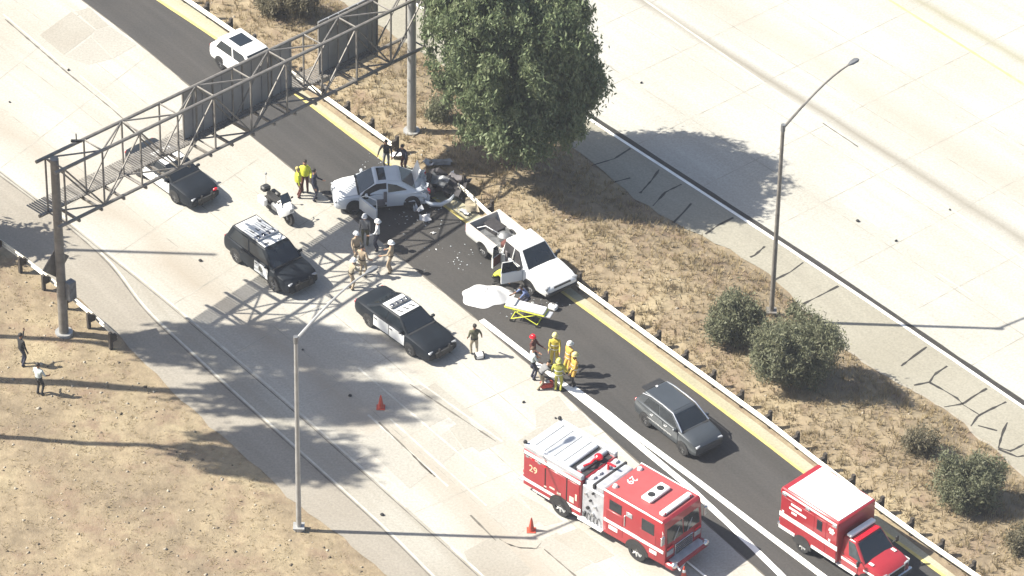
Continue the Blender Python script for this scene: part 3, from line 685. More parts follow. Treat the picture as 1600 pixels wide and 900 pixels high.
q = MB(); q.tube([(.52, -1.03, .5), (.52, -1.01, 1.1), (.50, -.80, 1.76)], .03, 6); obj('door_pillar', q, car_white, t)
for nm, x0, ln, ang, hinge in (('front', 1.30, 1.05, -72, 1), ('rear', -.32, .62, 75, -1)):
    Mh = Matrix.Translation((x0, -1.0, 0)) @ Matrix.Rotation(R(-ang), 4, 'Z') @ Matrix.Scale(-1, 4, (0, 1, 0)); sx = -ln*hinge
    q = MB(); q.prism([(0, 0, .52), (sx, 0, .52), (sx, 0, 1.12), (0, 0, 1.12)], (0, .09, 0), M=Mh); dd = obj('door', q, car_white, t, label='open white %s door' % nm)
    q = MB(); q.prism([(sx*.06, -.014, .58), (sx*.95, -.014, .58), (sx*.95, -.014, 1.10), (sx*.06, -.014, 1.10)], (0, .014, 0), M=Mh); obj('door_lining', q, int_gr if hinge > 0 else maroon, dd)
    q = MB(); q.prism([(sx*.10, .03, 1.12), (sx*.98, .03, 1.12), (sx*.92, .03, 1.70), (sx*.45, .03, 1.68)], (0, .012, 0), M=Mh); obj('window_pane', q, glass, dd)
    q = MB(); q.tube([Mh @ Vector(p) for p in ((sx*.02, .04, 1.12), (sx*.42, .03, 1.70), (sx*.95, .03, 1.73), (sx, .04, 1.12))], .025, 6); obj('window_frame', q, car_white, dd)
bx0, bx1 = -L/2+.05, -.48
q = MB(); q.box(((bx0+bx1)/2, 0, .62), (bx1-bx0, W*.82, .10)); obj('bed_floor', q, silver_dk, t)
for s in (1, -1):
    q = MB(); secs = []
    for x, wf in ((bx0, .97), (bx0+.1, 1), (bx1-.1, 1), (bx1, .99)):
        y = s*W/2*wf; secs.append([(x, y-s*.17, .58), (x, y-s*.17, 1.12), (x, y-s*.10, 1.16), (x, y-s*.02, 1.13), (x, y, .9), (x, y-s*.02, .55), (x, y-s*.08, .46)])
    q.loft(secs); obj('bed_side', q, car_white, t)
    q = MB(); q.box(((bx0+bx1)/2, s*(W/2-.09), 1.172), (bx1-bx0-.05, .13, .02)); obj('bed_rail', q, mat('dusty bed rail', (.42, .37, .33), .7), t)
    q = MB(); q.box((bx0-.02, s*.88, .86), (.06, .16, .34)); obj('taillight', q, lamp_red, t)
    q = MB(); q.box((L*.475, s*.76, .92), (.14, .36, .17), rz=-s*.25, ch=.03); obj('headlight', q, lamp_clear, t)
    q = MB(); q.box((1.30, s*1.16, 1.22), (.13, .24, .20), ch=.04); obj('mirror', q, blackm, t)
q = MB(); q.box((bx0+.03, 0, .86), (.07, W*.84, .56)); obj('tailgate', q, mat('dull white tailgate', (.36, .34, .32), .6), t)
q = MB(); q.box((bx1-.03, 0, .86), (.06, W*.84, .56)); obj('bed_bulkhead', q, car_white, t)
q = MB(); q.box((bx0-.12, 0, .55), (.16, 1.8, .16), ch=.04); obj('bumper', q, chrome, t)
q = MB(); q.box((L/2-.06, 0, .62), (.20, 1.82, .22), ch=.05); obj('bumper', q, blackm, t)
q = MB(); q.box((L/2-.05, 0, .86), (.08, 1.0, .18), ch=.03); obj('grille', q, blackm, t)
am = MB()
for x in (-1.78, 1.90):
    for s in (1, -1):
        am = MB(); arch(am, x, s*(W/2-.012), .46, s, .45); obj('wheel_arch', am, blackm, t); wheel(t, x, s*(W/2-.13), .39, .26, alloy)
TRUCK = t
# things lying in the truck bed, each loose
def in_bed(name, label, cat, mb, m, x, y, z, rz_=0):
    o = obj(name, mb, m); p = TRUCK.matrix_basis if False else (Matrix.Translation(loc) @ Matrix.Rotation(rz, 4, 'Z')) @ Vector((x, y, z))
    o.location = p; o.rotation_euler = (0, 0, rz+rz_); return tag(o, label, cat)
q = MB(); q.box((0, 0, .17), (.9, .6, .34), ch=.05); q.box((0, 0, .36), (.95, .64, .05), ch=.02); in_bed('tool_box', 'dark box lying in the rear of the white pickup bed', 'box', q, int_dk, -2.35, .18, .68, .1)
q = MB(); q.ball((0, 0, .16), (.42, .34, .26), 10, 5); in_bed('grey_sack', 'grey sack in the middle of the pickup bed', 'sack', q, silver_dk, -1.55, .15, .66, .4)
q = MB(); q.ball((0, 0, .14), (.34, .26, .24), 9, 5); in_bed('brown_sack', 'small brown sack by the front wall of the pickup bed', 'sack', q, maroon, -1.02, -.10, .66, 1)
q = MB(); q.ball((0, 0, .16), (.34, .30, .25), 9, 5); in_bed('cream_sack', 'cream coloured sack behind the pickup cab', 'sack', q, khaki, -.80, .42, .66, .4)
q = MB(); q.tube([(-.5, 0, .5), (-.1, .08, .66), (.3, -.05, .6), (.55, .05, .42)], .022, 6); in_bed('bent_pipe', 'thin bent pale pipe sticking up from the pickup bed', 'pipe', q, white_pl, -2.15, -.45, .62, .6)
q = MB(); q.box((0, 0, .03), (.7, .16, .04)); in_bed('plank', 'light plank lying along the far side of the pickup bed', 'plank', q, khaki, -1.25, -.60, .70, .15)
# --- motorcycle
A, B, rz = heading((416, 322), (455, 353))
t = thing('police_motorcycle', 'white and black police motorcycle standing on the concrete beside the asphalt edge', 'motorcycle', (A.lerp(B, .5).x, A.lerp(B, .5).y, 0), rz)
for x in (-.76, .78):
    o = wheel(t, x, 0, .32, .15, rim_dk, 8)
q = MB(); q.box((-.02, 0, .48), (.62, .42, .36), ch=.10); q.tube([(-.76, .1, .32), (-.2, .13, .45)], .05, 6); q.tube([(-.76, -.1, .32), (-.2, -.13, .45)], .05, 6); obj('engine', q, silver_dk, t)
q = MB(); q.loft([[(x, y*w_, z0+(z1-z0)*k) for y, k in ((-1, 0), (-1, .6), (-.5, 1), (.5, 1), (1, .6), (1, 0))] for x, w_, z0, z1 in ((.10, .20, .62, .92), (.38, .30, .45, 1.0), (.62, .34, .42, 1.08), (.85, .22, .58, 1.02), (.96, .08, .7, .92))]); obj('fairing', q, white_pl, t)
q = MB(); q.prism([(.62, -.26, 1.04), (.62, .26, 1.04), (.40, .22, 1.42), (.40, -.22, 1.42)], (.02, 0, .008)); obj('windscreen', q, glass2, t)
q = MB(); q.loft([[(x, y*w_, z+dz) for y, dz in ((-1, 0), (-.7, .08), (.7, .08), (1, 0), (.6, -.1), (-.6, -.1))] for x, w_, z in ((.12, .14, .88), (-.2, .19, .80), (-.55, .2, .82), (-.72, .12, .88))]); obj('seat', q, blackc, t)
for s in (1, -1):
    q = MB(); q.box((-.68, s*.36, .62), (.52, .20, .38), ch=.07); obj('saddlebag', q, white_pl if s < 0 else blackm, t)
    q = MB(); q.tube([(.55, 0, 1.06), (.42, s*.30, 1.10), (.30, s*.40, 1.06)], .018, 6); obj('handlebar', q, blackm, t)
    q = MB(); q.tube([(.78, s*.09, .32), (.62, s*.10, .95)], .035, 6); obj('fork', q, silver, t)
    q = MB(); q.box((.52, s*.36, 1.15), (.05, .12, .09), ch=.02); obj('mirror', q, blackm, t)
q = MB(); q.box((-.95, 0, .98), (.34, .40, .26), ch=.06); obj('rear_box', q, blackm, t)
t.scale = (1.1, 1.1, 1.1)
q = MB(); q.cyl((-1.08, .12, 1.0), (-1.08, .12, 1.62), .012, n=5); q.ball((-1.08, .12, 1.62), .06, 8, 5); obj('pole_light', q, lamp_clear, t)
q = MB(); q.box((.98, 0, .86), (.05, .2, .16), ch=.03); obj('headlight', q, lamp_clear, t)
# --- fire engine: x from tail (0) to bumper, flank facing the camera at y=-1.25
A, B, rz = heading((818, 690), (1038, 817), 2.98)
c_, s_ = math.cos(rz), math.sin(rz)
loc = Vector((A.x-1.25*s_, A.y+1.25*c_, 0)); FE_L = (B-A).length
FE = Matrix.Translation(loc) @ Matrix.Rotation(rz, 4, 'Z')
t = thing('fire_engine', 'red and white fire engine with the number 29 parked on the concrete', 'fire engine', loc, rz)
xr = 3.45*FE_L/8.25; xc = 4.75*FE_L/8.25; xe = FE_L
red2 = red
q = MB(); q.box((xr/2, 0, 1.60), (xr, 2.48, 2.05), ch=.05); rb = obj('rear_body', q, red, t)
q = MB(); q.box((xe/2-.1, 0, .50), (xe-.6, 1.5, .22)); obj('chassis', q, blackm, t)
# hose bed cover and rails
q = MB(); q.box((1.25, -.02, 2.74), (2.45, 1.98, .20), ch=.04)
cov = obj('hose_bed_cover', q, mat('pale cover', (.40, .42, .44), .6, .1, var=.10, scale=2), t)
for k in range(4):
    q = MB(); q.box((.45+.55*k, -.02, 2.845), (.03, 1.9, .012)); obj('cover_seam', q, silver_dk, cov)
for s in (1, -1):
    q = MB(); q.box((xr/2, s*1.12, 2.72), (xr-.04, .22, .24), ch=.03); rl = obj('top_rail', q, silver, t)
    q = MB(); q.box((xr/2, s*1.20, 2.852), (xr-.1, .05, .02)); obj('rail_trim', q, white_pl, rl)
    q = MB(); q.box((xr/2, s*1.246, 2.46), (xr-.12, .03, .16)); obj('rail_strip', q, white_pl, t)
    # roller shutters and lockers
    for (a, b) in ((.10, 1.30), (1.36, xr-.86), (xr-.80, xr-.10)):
        q = MB(); q.box(((a+b)/2, s*1.245, 1.66), (b-a, .035, 1.28), ch=.015); dd = obj('locker_door', q, red, rb)
        q = MB(); q.box(((a+b)/2, s*1.268, 1.10), (.22, .025, .05)); obj('handle', q, chrome, dd) if False else None
    q = MB(); q.box((xr/2, s*1.25, .94), (xr, .03, .17)); obj('white_stripe', q, white_pl, t)
    q = MB(); q.box((xr/2+.3, s*1.23, .56), (xr-.6, .05, .05)); obj('lower_trim', q, white_pl, t)
    for xx in (1.33, xr-.83):
        q = MB(); q.box((xx, s*1.252, 1.66), (.035, .03, 1.34)); obj('door_seam', q, blackm, rb)
    q = MB(); q.box((xr/2, s*1.252, 2.36), (xr-.1, .03, .025)); obj('door_seam', q, blackm, rb)
    for (xx, zz, ln, hh) in ((1.75, 1.30, .30, .08), (2.15, 1.22, .22, .12), (2.9, 1.30, .26, .30), (3.15, 1.55, .10, .35), (1.35, 1.18, .14, .06)):
        q = MB(); q.box((xx, s*1.268, zz), (ln, .02, hh)); obj('lettering_plate', q, mat('cream marking', (.55, .46, .38), .6), rb)
    for k in range(4):
        q = MB(); q.box((.25+.35*k, s*1.262, 2.28), (.16, .02, .09)); obj('lamp', q, lamp_red if k % 2 else lamp_clear, rb)
q = MB(); q.box((2.55, 0, 2.66), (.34, 1.96, .10)); obj('bed_slot', q, blackm, t)
q = MB(); q.box((2.86, .1, 2.72), (.30, 1.8, .22), ch=.04); obj('cross_locker', q, silver, t)
q = MB(); q.box((3.18, 0, 2.60), (.28, 1.9, .10)); obj('hose_tray', q, int_dk, t)
q = MB(); q.ball((3.02, .35, 2.84), (.22, .2, .16), 9, 5); q.tube([(3.0, .1, 2.84), (3.1, -.3, 2.9), (2.95, -.6, 2.84)], .06, 6); obj('hose_reel', q, lamp_red, t)
# pump panel
q = MB(); q.box(((xr+xc)/2, 0, 1.50), (xc-xr-.02, 2.36, 1.86), ch=.03); pp = obj('pump_panel', q, silver, t)
for k in range(7):
    q = MB(); zz = .85+.24*k; xx = xr+.25+.14*((k*3) % 5)
    q.cyl((xx, -1.17, zz), (xx, -1.27, zz), .085 if k < 3 else .06, n=10); obj('gauge', q, chrome if k % 2 else blackm, pp)
q = MB()
for k in range(5): q.tube([(xr+.2+.2*k, -1.19, 1.0), (xr+.22+.2*k, -1.30, 1.05), (xr+.2+.2*k, -1.30, .8)], .05, 6)
obj('valve', q, silver_dk, pp)
q = MB(); q.box(((xr+xc)/2, -1.22, .58), (xc-xr+.1, .34, .06)); obj('running_board', q, white_pl, t)
q = MB(); q.box((xr+.28, 0, 2.52), (.5, 2.1, .20), ch=.03); obj('deck_box', q, silver, t)
q = MB(); q.box((xr+.58, 0, 2.50), (.10, 2.2, .34)); obj('dark_gap', q, blackm, t)
q = MB(); q.box((xr+.95, -.1, 2.60), (.48, 2.0, .34), ch=.05); obj('crosslay_cover', q, silver, t)
for yy in (-.7, -.3, .3, .8):
    q = MB(); q.ball((xr+.22, yy, 2.66), (.14, .16, .10), 8, 4); obj('coiled_hose', q, white_cl, t)
q = MB(); q.cyl((xr+.3, .2, 2.6), (xr+.3, .2, 2.95), .06, n=8); q.cyl((xr+.3, .2, 2.95), (xr+.75, .15, 3.05), .07, .05, n=8); obj('deck_gun', q, lamp_red, t)
# cab
prof = [(xc, .55), (xc, 2.80), (xc+.06, 2.90), (xe-.12, 2.94), (xe-.02, 2.86), (xe+.10, 1.55), (xe+.12, .60)]
q = MB(); secs = []
for y in (-1.25, -1.22, 1.22, 1.25):
    k = 0 if abs(y) < 1.24 else .05
    secs.append([(x+(k if x < xe-1 else -k), y, z-(k if z > 2 else 0)) for x, z in prof])
q.loft(secs); cabo = obj('cab', q, red, t)
q = MB(); q.box(((xc+xe)/2-.03, 0, 2.945), (xe-xc-.25, 2.34, .03)); rf = obj('cab_roof', q, red_roof, t)
q = MB(); q.box(((xc+xe)/2-.05, 1.235, 2.90), (xe-xc-.12, .06, .06)); q.box(((xc+xe)/2-.05, -1.235, 2.90), (xe-xc-.12, .06, .06)); obj('rain_gutter', q, white_pl, t)
for yy in (.82, -.82):
    q = MB(); q.cyl((xc+.30, yy, 2.95), (xc+.30, yy, 3.04), .13, .11, n=12); q.ball((xc+.30, yy, 3.04), (.11, .11, .06), 10, 4, zmin=0); obj('roof_lamp', q, white_pl, t)
q = MB(); q.box((xc+1.92, 0, 3.04), (.55, 1.36, .18), ch=.05); ac = obj('air_conditioner', q, white_pl, t)
for yy in (.30, -.30):
    q = MB(); q.cyl((xc+1.92, yy, 3.125), (xc+1.92, yy, 3.145), .17, n=16); q.cyl((xc+1.92, yy, 3.14), (xc+1.92, yy, 3.16), .05, n=8); obj('fan', q, blackm, ac)
q = MB(); q.box((xe-.42, 0, 3.04), (.26, 1.95, .17), ch=.05); lb = obj('light_bar', q, white_pl, t)
for s in (1, -1):
    q = MB(); q.box((xe-.42, s*.85, 3.05), (.27, .16, .12), ch=.03); obj('lamp', q, lamp_red, lb)
lettering('29', .52, white_pl, t, flat_top(xc+.52, 0, 2.965, R(-90)), 'roof_number')
for s in (1, -1):
    lettering('29', .50, gold, t, face_side(.62, s*1.268, 1.72, s), 'side_number')
    for (a, b, z0, z1) in ((xc+.36, xc+1.05, 2.02, 2.55), (xc+2.22, xc+2.92, 1.92, 2.55)):
        q = MB(); y = s*1.252; q.prism([(a, y, z0), (b, y, z0), (b, y, z1), (a, y, z1)], (0, s*.012, 0)); obj('side_window', q, glass, cabo)
    for (a, b) in ((xc+.18, xc+1.15), (xc+2.10, xc+3.02)):
        q = MB(); q.box(((a+b)/2, s*1.247, 1.36), (b-a, .03, 1.16), ch=.02); dd = obj('door', q, red, cabo); 
    q = MB(); q.box((xc+1.50, s*1.256, 2.28), (.34, .03, .24), ch=.02); q.box((xc+1.50, s*1.262, 2.28), (.24, .03, .14)); obj('side_lamp', q, lamp_clear, cabo)
    q = MB(); q.box(((xc+xe)/2+.05, s*1.262, 1.30), (xe-xc-.05, .025, .16)); obj('white_stripe', q, white_pl, t)
    q = MB(); q.box((xc+.62, s*1.264, 1.02), (.5, .02, .2)); q.box((xe-.55, s*1.264, 1.02), (.4, .02, .18)); obj('lettering_plate', q, white_pl, t)
    q = MB(); q.tube([(xe-.1, s*1.22, 2.4), (xe+.10, s*1.42, 2.45), (xe+.12, s*1.45, 2.0)], .025, 5); q.box((xe+.12, s*1.45, 2.12), (.08, .22, .46), ch=.03); obj('mirror', q, chrome, t)
    q = MB(); q.cyl((xc+1.25, s*1.27, 1.55), (xc+1.25, s*1.27, 2.1), .025, n=6); obj('grab_rail', q, chrome, t)
wp = [(xe+.032, -1.12, 1.70), (xe+.032, 1.12, 1.70), (xe-.035, 1.10, 2.72), (xe-.035, -1.10, 2.72)]
q = MB(); panel(q, *[(x+.06*0+.06*(1-(z-1.7)/1.02), y, z) for x, y, z in wp], [(.02, .0), (.485, 0), (.485, .98), (.02, .98)], t=.02); panel(q, *[(x+.06*(1-(z-1.7)/1.02), y, z) for x, y, z in wp], [(.515, .0), (.98, 0), (.98, .98), (.515, .98)], t=.02); obj('windshield', q, glass, t)
q = MB(); q.tube([(xe+.15, .2, 1.72), (xe+.10, .55, 2.25)], .015, 4); q.tube([(xe+.15, -.7, 1.72), (xe+.10, -.3, 2.25)], .015, 4); obj('wiper', q, silver, t)
q = MB(); q.box((xe+.13, 0, 1.12), (.06, 1.2, .62), ch=.02); g = obj('grille', q, chrome, t)
for k in range(5):
    q = MB(); q.box((xe+.165, 0, .9+.11*k), (.02, 1.1, .04)); obj('bar', q, blackm, g)
for s in (1, -1):
    q = MB(); q.box((xe+.13, s*.92, 1.18), (.06, .42, .28), ch=.02); obj('headlight', q, lamp_clear, t)
    q = MB(); q.box((xe+.14, s*.92, 1.46), (.05, .40, .14), ch=.02); obj('warning_lamp', q, lamp_red, t)
q = MB(); q.box((xe+.34, 0, .64), (.52, 2.44, .30), ch=.06); bp = obj('front_bumper', q, red, t)
q = MB(); q.box((xe+.34, 0, .80), (.40, 2.0, .03)); obj('bumper_deck', q, silver, bp)
q = MB(); q.ball((xe+.52, 1.05, .74), (.16, .18, .16), 10, 5); q.ball((xe+.52, -1.05, .74), (.16, .18, .16), 10, 5); obj('siren', q, chrome, bp)
q = MB(); q.box((-.18, 0, .60), (.36, 2.3, .10)); obj('tailboard', q, silver, t)
q = MB(); q.box((-.01, 0, 1.62), (.05, 1.5, 1.7)); obj('tail_panel', q, white_pl, t)
for s in (1, -1):
    for zz in (1.0, 1.25, 2.4):
        q = MB(); q.box((-.03, s*1.05, zz), (.06, .24, .18), ch=.02); obj('taillight', q, lamp_red, t)
    q = MB(); q.ball((.02, s*1.15, 2.92), (.10, .10, .10), 8, 4); obj('beacon', q, blackm, t)
am = MB()
for x in (2.28*FE_L/8.25, xc+2.02*FE_L/8.25):
    for s in (1, -1):
        am = MB(); pts = [(x+.66*math.cos(a), s*1.244, .50+.62*math.sin(a)) for a in np.linspace(0, math.pi, 14)]; am.prism(pts, (0, s*.03, 0)); obj('wheel_arch', am, blackm, t)
        wheel(t, x, s*1.13, .52, .30, mat('bright wheel disc', (.60, .60, .57), .35, .2), 8)
# --- rescue ambulance
A, B, rz = heading((1221, 759.5), (1311, 817), 2.92)
c_, s_ = math.cos(rz), math.sin(rz); W = 2.40; bl = (B-A).length
loc = Vector((A.x-W/2*s_, A.y+W/2*c_, 0))
t = thing('ambulance', 'red rescue ambulance with a white box roof driving beside the guard rail', 'ambulance', loc, rz)
q = MB(); q.box((bl/2, 0, 1.74), (bl, W, 2.28), ch=.05); bx = obj('box_body', q, red, t)
q = MB(); q.box((bl/2+.10, 0, 2.895), (bl-.42, W-.22, .03)); obj('roof', q, white_pl, t)
for s in (1, -1):
    y = s*(W/2+.004)
    q = MB(); q.box((bl/2, y, 1.42), (bl, .02, .24)); obj('white_stripe', q, white_pl, t)
    q = MB(); q.box((bl/2, y, .76), (bl-.1, .04, .10)); obj('rocker_panel', q, white_pl, t) if False else None
    for (a, b) in ((.02, .95), (1.95, bl-.05)):
        q = MB(); q.box(((a+b)/2, s*(W/2-.02), .70), (b-a, .10, .14)); obj('rocker_panel', q, white_pl, t)
    q = MB(); q.box((bl/2+.05, y, 2.70), (bl-.3, .03, .10)); obj('top_stripe', q, white_pl, t)
    for xx, cl in ((.22, lamp_clear), (bl/2-.1, lamp_clear), (bl-.22, lamp_clear)):
        q = MB(); q.box((xx, y, 2.62), (.26, .06, .16), ch=.02); obj('warning_lamp', q, cl, t)
    for (a, b, z0, z1) in ((.08, .95, .95, 2.45), (1.0, 2.02, 1.56, 2.45), (2.08, 2.72, .85, 2.5), (2.78, bl-.06, .85, 2.5)):
        q = MB(); q.box(((a+b)/2, s*(W/2+.001), (z0+z1)/2), (b-a, .016, z1-z0), ch=.006); obj('locker_door', q, red, bx)
    q = MB(); q.box((2.34, s*(W/2+.012), 2.12), (.30, .02, .55)); obj('side_window', q, glass, bx)
    for k, (xx, zz, ln) in enumerate(((.95, 2.30, .62), (1.05, 2.05, 1.0), (.85, 1.85, .30), (3.0, 2.28, .20), (.2, 1.62, .12), (2.95, 1.66, .12))):
        q = MB(); q.box((xx, s*(W/2+.012), zz), (ln, .02, .10)); obj('lettering_plate', q, white_pl, bx)
    q = MB()
    for k in range(3):
        a = k*math.pi/3; q.prism([(3.05+math.cos(a)*.17*i-math.sin(a)*.045*j, s*(W/2+.008), 2.22+math.sin(a)*.17*i+math.cos(a)*.045*j) for i, j in ((-1, -1), (1, -1), (1, 1), (-1, 1))], (0, s*(.012+.003*k), 0))
    obj('six_point_badge', q, white_pl, bx)
q = MB(); q.box((.55, 0, 2.93), (.06, .05, .05)); q.box((bl-.5, .5, 2.92), (.08, .08, .05)); obj('roof_vent', q, plate_m, t)
q = MB(); q.box((-.10, 0, .62), (.22, 2.1, .12)); obj('rear_step', q, chrome, t)
for s in (1, -1):
    q = MB(); q.box((-.012, s*.46, 1.72), (.03, .88, 1.7)); rd = obj('rear_door', q, red, t)
    q = MB(); q.box((-.03, s*.46, 2.15), (.02, .5, .5)); obj('window', q, glass, rd)
    for zz in (1.0, 1.3, 2.6):
        q = MB(); q.box((-.03, s*1.06, zz), (.05, .16, .2), ch=.02); obj('taillight', q, lamp_red, t)
# cab section of the ambulance: lower body, cabin, bonnet
x0 = bl; ST = [(0, 1, .52, 1.22), (.25, 1, .5, 1.24), (.95, 1, .5, 1.24), (1.35, 1, .5, 1.25), (1.9, .96, .52, 1.22), (2.25, .90, .54, 1.16), (2.42, .80, .56, 1.04)]
q = MB(); secs = []
for x, wf, zb_, zt_ in ST:
    w_ = 1.02*wf; d = zt_-zb_; half = [(w_*.85, zb_), (w_, zb_+.1*d), (w_, zb_+.72*d), (w_*.94, zt_-.05*d), (w_*.82, zt_), (w_*.4, zt_+.04)]
    secs.append([(x0+x, y, z) for y, z in half]+[(x0+x, -y, z) for y, z in half[::-1]])
q.loft(secs); obj('cab_body', q, red, t)
cab = (x0-.02, x0+1.42, x0-.02, x0+.72, .97, .82, 1.22, 2.02); cabin_mesh('cabin', cab, red, .10, t); F = faces_of(cab)
q = MB(); panel(q, *F['F'], [(.05, .04), (.95, .04), (.94, .92), (.06, .92)]); obj('windshield', q, glass, t)
for k in ('L', 'Rr'):
    q = MB(); pl = [(.10, .06), (.62, .06), (.58, .88), (.14, .88)]; panel(q, *F[k], pl if k == 'L' else [(1-u, v) for u, v in pl][::-1]); obj('side_window', q, glass2, t)
q = MB(); panel(q, *F['T'], [(.08, .08), (.92, .08), (.92, .92), (.08, .92)], t=.016); obj('roof', q, red_roof, t)
q = MB(); q.box((x0+.28, 0, 2.14), (.26, 1.62, .16), ch=.05); lb = obj('light_bar', q, white_pl, t)
q = MB(); q.box((x0+.60, 0, 2.045), (.30, 1.35, .03)); q2 = obj('roof_panel', q, lamp_red, t)
for s in (1, -1):
    q = MB(); q.box((x0+.62, s*1.022, .86), (.95, .03, .55), ch=.015); dd = obj('door', q, red, t); 
    q = MB(); q.box((x0+.62, s*1.04, .98), (.95, .02, .12)); obj('white_stripe', q, white_pl, dd)
    q = MB(); q.box((x0+1.75, s*1.0, .99), (1.1, .03, .10)); obj('white_stripe', q, white_pl, t)
    q = MB(); q.box((x0+.45, s*1.02, .50), (1.1, .16, .07)); obj('running_board', q, white_pl, t)
    q = MB(); q.tube([(x0+1.25, s*.95, 1.30), (x0+1.30, s*1.24, 1.42)], .025, 5); q.box((x0+1.30, s*1.27, 1.42), (.10, .16, .30), ch=.03); obj('mirror', q, blackm, t)
    q = MB(); q.box((x0+2.36, s*.70, .98), (.12, .34, .24), ch=.03); obj('headlight', q, lamp_clear, t)
    q = MB(); q.box((x0+1.60, s*.72, 1.285), (.24, .14, .012)); obj('lettering_plate', q, white_pl, t)
q = MB(); q.box((x0+2.42, 0, .92), (.06, 1.02, .32), ch=.02); g = obj('grille', q, blackm, t)
q = MB(); q.tube([(x0+2.45, -.52, .76), (x0+2.46, -.52, 1.08), (x0+2.46, .52, 1.08), (x0+2.45, .52, .76)], .03, 6); obj('grille_frame', q, chrome, t)
q = MB(); q.box((x0+2.45, 0, .62), (.18, 1.95, .24), ch=.06); obj('bumper', q, chrome, t)
am = MB()
for x, yy, r_ in ((1.42, W/2, .42), (x0+1.72, 1.02, .42)):
    for s in (1, -1):
        pts = [(x+.53*math.cos(a), s*(yy-.006), .42+.50*math.sin(a)) for a in np.linspace(-.1, math.pi+.1, 14)]; am = MB(); am.prism(pts, (0, s*.03, 0)); obj('wheel_arch', am, blackm, t)
        wheel(t, x, s*(yy-.12), .40, .28, MATS['bright wheel disc'], 8)

# ---------------------------------------------------------------- overhead sign gantry
pl_, pr_ = PT(100, 521), PT(643, 206)
ax = Vector((pr_.x-pl_.x, pr_.y-pl_.y, 0)); GL = ax.length; ax.normalize(); gn = Vector((ax.y, -ax.x, 0))   # gn: towards the camera (near side)
if gn.dot(Vector((0, -1, 0))) < 0: gn = -gn
DEP = 1.25
def solve_z(base, ytar):
    z0, z1 = 0., 20.
    for _ in range(50):
        zm = (z0+z1)/2
        if Q(Vector((base.x, base.y, zm)))[1] > ytar: z0 = zm
        else: z1 = zm
    return z0
nl, nr_ = pl_+gn*DEP/2, pr_+gn*DEP/2
zbl, ztl, zbr, ztr = solve_z(nl, 349), solve_z(nl, 264), solve_z(nr_, 76), solve_z(nr_, 3)
ztr = zbr+(ztl-zbl)
print('gantry', round(GL, 2), [round(z, 2) for z in (pl_.z, pr_.z, zbl, ztl, zbr, ztr)])
def G(s, n, v):
    """point on the gantry: s metres along, n across (near +), v 0 bottom chord .. 1 top chord"""
    k = s/GL; zb_ = zbl+(zbr-zbl)*k; zt_ = ztl+(ztr-ztl)*k
    p = pl_+ax*s+gn*n; return Vector((p.x, p.y, zb_+(zt_-zb_)*v))
def s_at(pxx, n, v):
    a, b = -5., GL+8
    for _ in range(50):
        m_ = (a+b)/2
        if Q(G(m_, n, v))[0] < pxx: a = m_
        else: b = m_
    return a
t = thing('sign_gantry', 'steel truss sign gantry spanning the lanes with the backs of two signs', 'sign gantry', (pl_.x, pl_.y, 0))
O = Vector((pl_.x, pl_.y, 0))
def gpart(name, mb, m, parent=None):
    mb.v = [tuple(Vector(p)-O) for p in mb.v]; return obj(name, mb, m, parent or t)
for base, z1, top in ((pl_, ztl+.25, 0), (pr_, ztr+2.2, 1)):
    q = MB(); q.cyl((base.x, base.y, base.z-.6), (base.x, base.y, z1), .24, .20, n=14); po = gpart('post', q, galv if top else steel_dk)
    q = MB(); q.cyl((base.x, base.y, base.z-.05), (base.x, base.y, base.z+.12), .42, n=12); gpart('foot_plate', q, galv, po)
E0, E1 = -.55, GL+.3
for n_ in (DEP/2, -DEP/2):
    for v in (0, 1):
        q = MB(); q.cyl(G(E0, n_, v), G(E1, n_, v), .088, n=7); gpart('chord', q, steel_dk)
NP = 10; ss_ = [E0+.55+(E1-E0-.6)*k/NP for k in range(NP+1)]
def brace(a, b, r_=.044):
    q = MB(); q.cyl(a, b, r_, n=5); gpart('brace', q, steel_dk)
for k in range(NP+1):
    s = ss_[k]
    for n_ in (DEP/2, -DEP/2): brace(G(s, n_, 0), G(s, n_, 1), .052)
    for v in (0, 1): brace(G(s, DEP/2, v), G(s, -DEP/2, v))
    if k < NP:
        s2 = ss_[k+1]; f = k % 2
        for n_ in (DEP/2, -DEP/2): brace(G(s, n_, 1 if f == 0 else 0), G(s2, n_, 0 if f == 0 else 1), .045)
        for v in (0, 1): brace(G(s, DEP/2 if f else -DEP/2, v), G(s2, -DEP/2 if f else DEP/2, v))
# sign panels on the far side, ribs on their backs
def gsign(xa, xb, v0, v1, lab):
    s0, s1 = s_at(xa, -DEP/2-.25, .5), s_at(xb, -DEP/2-.25, .5)
    n_ = -DEP/2-.30; q = MB(); q.prism([G(s0, n_, v0), G(s1, n_, v0), G(s1, n_, v1), G(s0, n_, v1)], gn*-.06)
    sp = gpart('sign_panel', q, alu_back); sp['label'] = lab
    nb = max(3, int((s1-s0)/.62))
    for k in range(nb+1):
        s = s0+(s1-s0)*k/nb; q = MB(); a, b = G(s, n_+.05, v0), G(s, n_+.05, v1)
        q.prism([a-ax*.035, a+ax*.035, b+ax*.035, b-ax*.035], gn*-.055); gpart('stiffener', q, steel_dk if k % 3 == 0 else alu_back, sp)
    for v in (.02, .98):
        q = MB(); q.cyl(G(s0, n_+.16, v), G(s1, n_+.16, v), .05, n=6); gpart('mounting_rail', q, steel_dk, sp)
gsign(287, 455, -.12, .92, 'wider sign panel seen from the back')
gsign(499, 590, -.20, 1.0, 'taller sign panel seen from the back, nearer the median')
